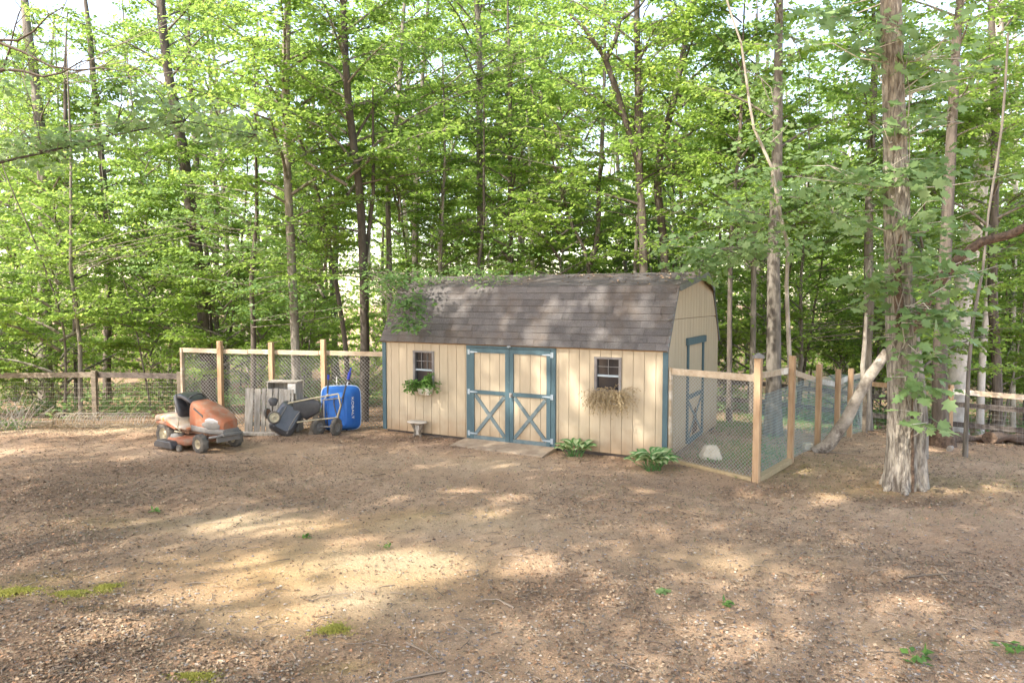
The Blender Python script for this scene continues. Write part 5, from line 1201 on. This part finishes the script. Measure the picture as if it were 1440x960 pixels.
for (x_, z_, rr) in ((dx1 - .25, 1.2, .22), (dx0 + .95, .9, .18), (dx1 + .35, 1.3, .25), (1.2, .8, .2), (wr1 + .6, 1.5, .2), (wr0 - .3, .9, .18), (5.6, .5, .2)):
    p = O + RX * x_ + Vector((0, 0, z_)); gapP.append((tuple(p), rr))
for (x_, f_, rr) in ((1.3, .75, .32), (1.0, .9, .25), (2.0, .95, .3), (3.6, .08, .3), (3.9, .55, .3), (4.9, .15, .22), (5.5, .5, .3), (2.9, .35, .2), (4.6, .8, .3), (1.8, .5, .2)):
    p = O + RX * x_ + RY * (f_ * INS) + Vector((0, 0, HW + (HB - HW) * f_)); gapP.append((tuple(p), rr))
for px, py, D, rr in ((1235, 510, 12.8, .5), (1262, 620, 10.2, .35), (1258, 250, 10.2, .5), (240, 600, 13.5, .4), (290, 590, 13.2, .3), (490, 570, 14.9, .35), (1080, 560, 10.8, .3)): gapP.append((tuple(at(px, py, D)), rr))
def canopy(name, label, base, ctr, rad, zlo, zhi, n, seed, leaf=.22):
    rg = np.random.default_rng(seed)
    t = thing(name, label, 'tree', (base[0], base[1], 0)); 
    a = rg.uniform(0, 2 * np.pi, n); q = np.sqrt(rg.random(n)); x = ctr[0] + rad[0] * q * np.cos(a); y = ctr[1] + rad[1] * q * np.sin(a); z = zlo + (zhi - zlo) * rg.random(n)
    z = z - .8 * q ** 2
    P_ = np.stack([x, y, z], 1); dn = fbm(x + z * .3, y, 1.1, seed, 3); keep = dn > -.55
    s = np.array(tuple(SUN))
    for g_, rr in gapP:
        v = P_ - np.array(g_); al = v @ s; d2 = (v ** 2).sum(1) - al ** 2; keep &= ~(rg.random(n) < np.exp(-(d2 / (rr * rr)) ** 2) * 1.02)
    # stay out of the camera's view
    vy = y; ztop = cam_h + .43 * np.maximum(vy, 0); keep &= ~((vy > 0) & (np.abs(x) < .76 * vy + .2) & (z < ztop + .3))
    P_ = P_[keep]; m_ = len(P_); D_ = rg.normal(0, 1, (m_, 3)); D_[:, 2] *= .4; N_ = np.array((0, 0, 1.)) + rg.normal(0, .4, (m_, 3))
    V_ = leaves(P_ - np.array(tuple(t.location)), D_, N_, rg.uniform(.7, 1.25, m_) * leaf, KITE)
    mobj('crown', npmesh('crown', V_, 6, M['green2']), t)
    mb = MB(); zc = (zlo + zhi) / 2; mb.tube([(0, 0, -.3), (0, 0, 3), ((ctr[0] - base[0]) * .2, (ctr[1] - base[1]) * .2, zlo - 1), ((ctr[0] - base[0]) * .7, (ctr[1] - base[1]) * .7, zc)], [.35, .26, .2, .08], 14, rough=.12, seed=seed)
    mb.build('trunk', M['bark'], t); mb = MB()
    for k in range(12):
        aa = k * 2.4; e_ = (ctr[0] - base[0] + rad[0] * .75 * math.cos(aa), ctr[1] - base[1] + rad[1] * .75 * math.sin(aa), zc + rg.normal(0, .5)); s0 = ((ctr[0] - base[0]) * .2, (ctr[1] - base[1]) * .2, zlo - 1.2 + .1 * k)
        mb.tube([s0, tuple(np.array(s0) * .5 + np.array(e_) * .5 + rg.normal(0, .3, 3)), e_], [.09, .06, .02], 6, cap=False)
    mb.build('branches', M['bark'], t)
SX, SY = SUN.x / SUN.z, SUN.y / SUN.z
def cover(X, Y, z): return (X + SX * z, Y + SY * z)
canopy('oak_tree', 'tall oak outside the left of the picture shading the mower side', (-15.5, 6.0), cover(-9, 12.5, 11), (5.2, 4.6), 9.5, 13, 9500, 71)
canopy('oak_tree', 'tall oak outside the left of the picture shading the open dirt', (-11.5, 1.0), cover(-4, 8.5, 11), (5.2, 4.8), 9.5, 13, 9500, 72)
canopy('oak_tree', 'tall oak behind the camera shading the foreground', (-4.5, -2.5), cover(2.5, 7.0, 11), (5.2, 4.6), 9.5, 13, 9500, 73)
canopy('oak_tree', 'tall oak left of the picture whose crown shades the shed', (-8.5, 5.2), cover(.5, 13.2, 10.5), (5.4, 3.6), 9.3, 12.5, 12500, 74)
canopy('oak_tree', 'tall oak behind the camera shading the right side of the yard', (2.5, -2.2), cover(8.5, 10.5, 11), (5.0, 5.0), 9.5, 13, 17000, 75)

# --- left overhanging branch
tl_ = thing('maple_tree', 'tree just outside the left edge reaching a leafy bough across the top left', 'tree', (-10.2, 10.6, 0))
MB().tube([(0, 0, -.2), (.1, 0, 2.5), (0, .1, 5), (.1, 0, 8)], [.16, .14, .12, .06], 12, rough=.1).build('trunk', M['bark'], tl_)
bp_ = [Vector((-10.1, 10.6, 4.6)), at(-30, 235, 11.5), at(60, 215, 12), at(160, 190, 12.3), at(260, 170, 12.6), at(360, 190, 12.8)]
MB().tube(bp_, [.035, .028, .02, .016, .011, .006], 7, rough=.1).shift(tl_.location).build('bough', M['bark_dark'], tl_)
sprayset(tl_, [(30, 215, 60, 18, 11.8, 48), (100, 200, 60, 18, 12.0, 48), (180, 175, 60, 20, 12.3, 48), (250, 165, 60, 20, 12.5, 44), (330, 190, 60, 20, 12.8, 36), (10, 120, 40, 40, 12, 24), (180, 140, 40, 20, 12.2, 20)], 'pale', .12, MAPLE, 64, step=.085, tl=(.25, .6), origin=lambda q: min(bp_[1:], key=lambda p: (p - Vector(q)).length))
tq2 = thing('dead_tree', 'bare twiggy branches crossing the open sky at the top left corner', 'tree', (-12.5, 13.5, G(-12.5, 13.5)))
r2 = random.Random(3); mb = MB()
mb.tube([(0, 0, -.2), (0, 0, 4), (.4, 0, 9)], [.1, .08, .04], 8)
for (a_, b_) in (((-40, 80), (90, 18)), ((-40, 60), (180, 110)), ((-20, 150), (30, 20)), ((-20, 110), (140, 90))):
    A2, B2 = at(a_[0], a_[1], 13.4), at(b_[0], b_[1], 13.4); P_ = [A2.lerp(B2, k / 6) + Vector((0, 0, .12 * math.sin(k * 1.4))) for k in range(7)]
    Q_ = [p - tq2.location for p in P_]; mb.tube([(0.1, 0, A2.z - tq2.location.z - .5)] + Q_, [.04] + [.035 * (1 - k / 7.5) for k in range(7)], 6, cap=False)
    for k in range(2, 7):
        for s_ in (-1, 1): mb.tube([Q_[k], Q_[k] + Vector((r2.uniform(-.2, .5), r2.uniform(-.3, .3), s_ * r2.uniform(.2, .5)))], [.01, .003], 4, cap=False)
mb.build('branches', M['bark_dark'], tq2)

# ------------------------------------------------------------------ ground cover
def scatter(n, x0, x1, y0, y1, dens, seed, power=1.0):
    rg = np.random.default_rng(seed); y = y0 + (y1 - y0) * rg.random(n) ** power; x = rg.uniform(-1, 1, n) * (.80 * y + .3)
    k = (x > x0) & (x < x1) & (rg.random(n) < dens(x, y)); return x[k], y[k], rg
def inshed(x, y, m=0.0):
    lx = (x - O.x) * RX.x + (y - O.y) * RX.y; ly = (x - O.x) * RY.x + (y - O.y) * RY.y
    return (lx > -m) & (lx < SL + m) & (ly > -m) & (ly < SW + m)
def ldens(x, y):
    d = .22 + .75 * blob(x, y, LIT) + .30 * fbm(x, y, 1.5, 21) - .55 * np.clip(blob(x, y, CLAY), 0, 1) - .3 * blob(x, y, SUN_PALE) * (y < 14) + .5 * sstep(14.6, 16.5, y)
    return np.clip(d, .09, 1) * ~inshed(x, y)
def flatleaf(x, y, rg, smin, smax, cols, tilt=.35, name='', m='litter', shape=KITE, lift=.012):
    n = len(x); a = rg.uniform(0, 6.28, n); D_ = np.stack([np.cos(a), np.sin(a), rg.normal(0, .18, n)], 1); N_ = np.array((0, 0, 1.)) + rg.normal(0, tilt, (n, 3))
    P_ = np.stack([x, y, gz(x, y) + lift * rg.random(n) + .004], 1); s = smin + (smax - smin) * rg.random(n) ** 1.6
    cols = np.array(cols); c_ = cols[rg.integers(0, len(cols), n)] * rg.uniform(.65, 1.25, (n, 1))
    return npmesh(name, leaves(P_, D_, N_, s, shape, fold=.35), len(shape), M[m], attrs=c_)
x, y, rg = scatter(470000, -30, 30, 4.2, 24, ldens, 31, 1.25)
o = mobj('leaf_litter', flatleaf(x, y, rg, .010, .052, [(.31, .22, .14), (.24, .165, .105), (.17, .115, .075), (.31, .235, .155), (.34, .265, .18), (.27, .155, .085), (.11, .075, .052), (.22, .15, .095), (.14, .10, .07)], name='leaf_litter')); tag(o, 'dry brown fallen leaves littering the yard and forest floor', 'leaf litter', kind='stuff')
# pebbles
OCT = np.array([(1, 0, 0), (0, 1, 0), (-1, 0, 0), (0, -1, 0), (0, 0, .7), (0, 0, -.5)]); OF = np.array([(0, 1, 4), (1, 2, 4), (2, 3, 4), (3, 0, 4)])
def pebbles(name, label, n, dens, smin, smax, seed, cols, ylim=13, power=1.6):
    x, y, rg = scatter(n, -30, 30, 4.2, ylim, dens, seed, power); n = len(x); s = smin + (smax - smin) * rg.random(n) ** 2.5; a = rg.uniform(0, 6.28, n)
    sc = np.stack([s * rg.uniform(.8, 1.4, n), s * rg.uniform(.6, 1.1, n), s * rg.uniform(.5, .9, n)], 1)
    V_ = OCT[None] * sc[:, None, :] * rg.uniform(.8, 1.2, (n, 6, 1)); ca, sa = np.cos(a)[:, None], np.sin(a)[:, None]
    X_ = V_[:, :, 0] * ca - V_[:, :, 1] * sa + x[:, None]; Y_ = V_[:, :, 0] * sa + V_[:, :, 1] * ca + y[:, None]; Z_ = V_[:, :, 2] + gz(x, y)[:, None] + s[:, None] * .15
    W_ = np.stack([X_, Y_, Z_], -1)[:, OF, :].reshape(-1, 3); cols = np.array(cols); c_ = cols[rg.integers(0, len(cols), n)] * rg.uniform(.7, 1.2, (n, 1))
    o = mobj(name, npmesh(name, W_, 3, M['pebble'], attrs=np.repeat(c_, 4, 0))); tag(o, label, 'gravel', kind='stuff')
pd = lambda x, y: np.clip(.35 + .5 * fbm(x, y, 1.1, 5) + .7 * np.exp(-(y - 4.8) ** 2 / 3) - .3 * blob(x, y, CLAY), .05, 1) * ~inshed(x, y)
pebbles('gravel', 'small pale and grey stones pressed into the dirt', 42000, pd, .004, .022, 41, [(.31, .26, .205), (.27, .215, .16), (.20, .18, .165), (.37, .32, .26), (.32, .23, .15), (.16, .14, .13)])
# twigs
def twigs():
    rg = np.random.default_rng(8); mb = MB()
    for k in range(1500):
        y = 4.5 + 13 * rg.random() ** 1.3; x = rg.uniform(-.75, .78) * y
        if inshed(np.array([x]), np.array([y]), .1)[0]: continue
        L_ = .05 + .22 * rg.random() ** 3 + .02; a = rg.uniform(0, 6.28); z = G(x, y) + .012; b = rg.normal(0, .25)
        if k % 120 == 0: L_ = rg.uniform(.4, .8)
        p = [(x, y, z), (x + L_ * .5 * math.cos(a), y + L_ * .5 * math.sin(a), z + .008), (x + L_ * (.5 * math.cos(a) + .5 * math.cos(a + b)), y + L_ * (.5 * math.sin(a) + .5 * math.sin(a + b)), z)]
        mb.tube(p, [.003 + .004 * rg.random() + .008 * (L_ > .4), .004 + .005 * (L_ > .4), .002], 4, cap=False)
    o = mb.build('twigs', M['stick']); tag(o, 'scattered fallen twigs on the dirt', 'twigs', kind='stuff')
twigs()
# grass
def blades(name, label, n, dens, hmin, hmax, seed, m, ylim, y0=4.3):
    x, y, rg = scatter(n, -30, 30, y0, ylim, dens, seed, 1.0); n = len(x); h_ = hmin + (hmax - hmin) * rg.random(n) ** 1.5
    a = rg.uniform(0, 6.28, n); D_ = np.stack([.6 * np.cos(a), .6 * np.sin(a), .5 + rg.random(n)], 1); N_ = rg.normal(0, 1, (n, 3))
    V_ = leaves(np.stack([x, y, gz(x, y) - .003], 1), D_, N_, h_, np.array([(-.05, 0), (.05, 0), (.0, 1)]) * np.array((1.3, 1)))
    o = mobj(name, npmesh(name, V_, 3, M[m])); tag(o, label, 'grass', kind='stuff')
GR = [(1150, 655, 2.5, 1.2, .8), (1350, 660, 3, 1.2, .9), (1400, 720, 2, .6, .5), (1230, 700, 1.2, .4, .4), (880, 690, 1.6, .25, .35), (640, 640, 1.0, .3, .4), (520, 650, 1.4, .3, .3), (430, 720, 2, .4, .3), (250, 690, 2, .4, .3), (640, 725, 1, .3, .3), (700, 690, 3, .6, .3), (450, 670, 2.5, .5, .35), (120, 740, 2, .5, .25), (1000, 720, 2, .5, .25)]
blades('grass', 'sparse short olive grass across the yard', 170000, lambda x, y: np.clip(blob(x, y, GR) * (.55 + .7 * fbm(x, y, 2.2, 33)), .006, 1) * ~inshed(x, y, .02), .015, .06, 51, 'grass', 19)
KG = [(1060, 640, .8, 1.0, 1), (1090, 590, 1.0, 1.6, 1), (1150, 600, 1, 1.5, .8), (1040, 600, .6, 1.5, .7)]
blades('kennel_grass', 'lush green grass growing inside the kennel', 160000, lambda x, y: np.clip(blob(x, y, KG), 0, 1) * ~inshed(x, y, .02) * ((x - K0.x) * KD.y - (y - K0.y) * KD.x < -.05), .04, .13, 52, 'fern', 19, 10.5)
def undergrowth():
    rg = np.random.default_rng(77); n = 90000; y = 18.6 + 26 * rg.random(n); x = rg.uniform(-.85, .88, n) * y
    d = fbm(x, y, .9, 61, 3); k = (d > .05) & ((np.abs(x + .5) > 4) | (y > 21)); x, y, d = x[k], y[k], d[k]; n = len(x)
    z = gz(x, y) + .03 + rg.random(n) ** 1.6 * (.15 + .7 * np.clip(d, 0, 1))
    D_ = rg.normal(0, 1, (n, 3)); D_[:, 2] *= .4; N_ = np.array((0, 0, 1.)) + rg.normal(0, .45, (n, 3))
    o = mobj('undergrowth', npmesh('undergrowth', leaves(np.stack([x, y, z], 1), D_, N_, rg.uniform(.06, .16, n), KITE4), 4, M['green2'])); tag(o, 'low green undergrowth covering the forest floor behind the fences', 'undergrowth', kind='stuff')
undergrowth()
# little weeds and moss tufts
def weed(px, py, s, label, m='fern', n=16, shape=KITE):
    g = ground(px, py); t = thing('weed', label, 'weed', g); rg = np.random.default_rng(int(px)); 
    P_ = rg.normal(0, s * .35, (n, 3)); P_[:, 2] = np.abs(P_[:, 2]) * .4 + .01; D_ = rg.normal(0, 1, (n, 3)); D_[:, 2] = np.abs(D_[:, 2]) * .5; N_ = np.array((0, 0, 1.)) + rg.normal(0, .4, (n, 3))
    mobj('foliage', npmesh('foliage', leaves(P_, D_, N_, rg.uniform(.4, .8, n) * s, shape), len(shape), M[m]), t)
    h = MB(); [h.tube([(0, 0, 0), tuple(P_[k])], .0015, 3, cap=False) for k in range(0, n, 3)]; h.build('stem', M['straw'], t)
weed(857 / 2, 757, .09, 'small bright green weed on the clay left of the centre'); weed(545, 770, .07, 'tiny green weed beside the brightest dirt patch'); weed(930, 832, .10, 'green sprig on the dirt below the right hosta', 'pale', 8, MAPLE); weed(1022, 851, .09, 'small weed in the right foreground dirt')
weed(1290, 928, .13, 'leafy weed near the bottom right of the dirt'); weed(1425, 915, .13, 'green weed at the far right bottom edge'); weed(218, 720, .10, 'green weed tuft in the litter below the mower'); weed(1000, 650, .10, 'weed at the foot of the kennel chain link') ; weed(552, 604, .12, 'sprig of weed at the left front corner of the shed')
# brush and plants at far left
g = ground(12, 604); t = thing('dead_brush', 'tangle of pale dead twigs and weeds at the left edge', 'brush', g); rr_ = random.Random(6); st = []
for k in range(80): st.append(frond(Vector((rr_.uniform(-.5, .5), rr_.uniform(-.3, .3), 0)), Vector((rr_.uniform(-.6, .6), rr_.uniform(-.4, .4), 1)), rr_.uniform(.3, .9), 6, rr_.uniform(0, .2), 0))
h = MB(); [h.tube(s_, .005, 4, cap=False) for s_ in st]; h.build('twigs', M['wirew'], t)
plantleaves([s_[:3] for s_ in st[:40]], 4, .07, .10, 'fern', 'foliage', t)
t = thing('brush_pile', 'low pile of arching dry canes and straw between the left fence and the mower', 'brush', (A_.x, A_.y, A_.z)); st = []
for k in range(230):
    f = rr_.random(); p = A_.lerp(B_, f) - A_; st.append(frond(Vector((p.x, p.y + rr_.uniform(-.35, .45), .0)), Vector((rr_.uniform(-1, 1), rr_.uniform(-.7, .5), rr_.uniform(.3, 1.1))), rr_.uniform(.4, .95), 7, rr_.uniform(.12, .3), 0))
h = MB(); [h.tube(s_, .0045, 3, cap=False) for s_ in st]; h.build('cane', M['straw'], t)
g = ground(58, 585); t = thing('broadleaf_weed', 'green broadleaf weed by the left fence rail', 'weed', g); st = [frond(Vector((0, 0, 0)), Vector((rr_.uniform(-.8, .8), rr_.uniform(-.6, .6), 1)), rr_.uniform(.3, .6), 5, .1, 0) for _ in range(12)]
h = MB(); [h.tube(s_, .004, 4, cap=False) for s_ in st]; h.build('stem', M['straw'], t); plantleaves(st, 4, .12, .10, 'fern', 'foliage', t)
# roof debris
def debris():
    rg = np.random.default_rng(4); n = 450; xx = rg.uniform(0, SL, n); f = rg.random(n) ** .7
    keep = rg.random(n) < .25 + .75 * (fbm(xx, f * 3, 2.0, 3) > 0); xx, f = xx[keep], f[keep]; n = len(xx)
    yy = KN[0] + (RG[0] - KN[0]) * f; zz = KN[1] + (RG[1] - KN[1]) * f + .028
    W_ = np.array([tuple(O + RX * a_ + RY * b_ + Vector((0, 0, c_))) for a_, b_, c_ in zip(xx, yy, zz)])
    D_ = rg.normal(0, 1, (n, 3)); D_[:, 2] *= .2; N_ = np.array((0, 0, 1.)) + rg.normal(0, .3, (n, 3)); cols = np.array([(.30, .2, .12), (.2, .13, .08), (.42, .34, .22), (.15, .10, .07)])[rg.integers(0, 4, n)]
    o = mobj('roof_leaves', npmesh('roof_leaves', leaves(W_, D_, N_, rg.uniform(.03, .08, n), KITE, .3), 6, M['litter'], attrs=cols)); tag(o, 'dead leaves and debris gathered along the shed roof top', 'leaf litter', kind='stuff')
debris()
# moss cushion
for (px, py, rx, ry, lb) in ((468, 885, .135, .10, 'round olive moss cushion on the clay at lower centre left'), (20, 832, .22, .12, 'bright moss patch at the left edge of the dirt'), (100, 835, .20, .10, 'moss patch beside the left edge one'), (150, 826, .10, .10, 'small moss patch right of the other left patches'), (275, 952, .16, .08, 'moss patch at the bottom left')):
    g = ground(px, py); rg = np.random.default_rng(int(px)); n = 3800; a = rg.uniform(0, 6.28, n); q = np.abs(rg.normal(0, .55, n)) * (1 + .35 * np.sin(a * 3 + px) + .2 * np.sin(a * 7)); x = q * rx * np.cos(a); y = q * ry * np.sin(a)
    P_ = np.stack([x, y, gz(x + g.x, y + g.y) - g.z + .012 * np.clip(1 - q ** 2, 0, 1)], 1); D_ = rg.normal(0, 1, (n, 3)); D_[:, 2] = np.abs(D_[:, 2]) + .3; 
    o = mobj('moss_patch', npmesh('moss_patch', leaves(P_, D_, rg.normal(0, 1, (n, 3)), rg.uniform(.008, .018, n), KITE4), 4, M['moss'])); o.location = g; tag(o, lb, 'moss', 'moss patches on the dirt')
bpy.context.view_layer.update()
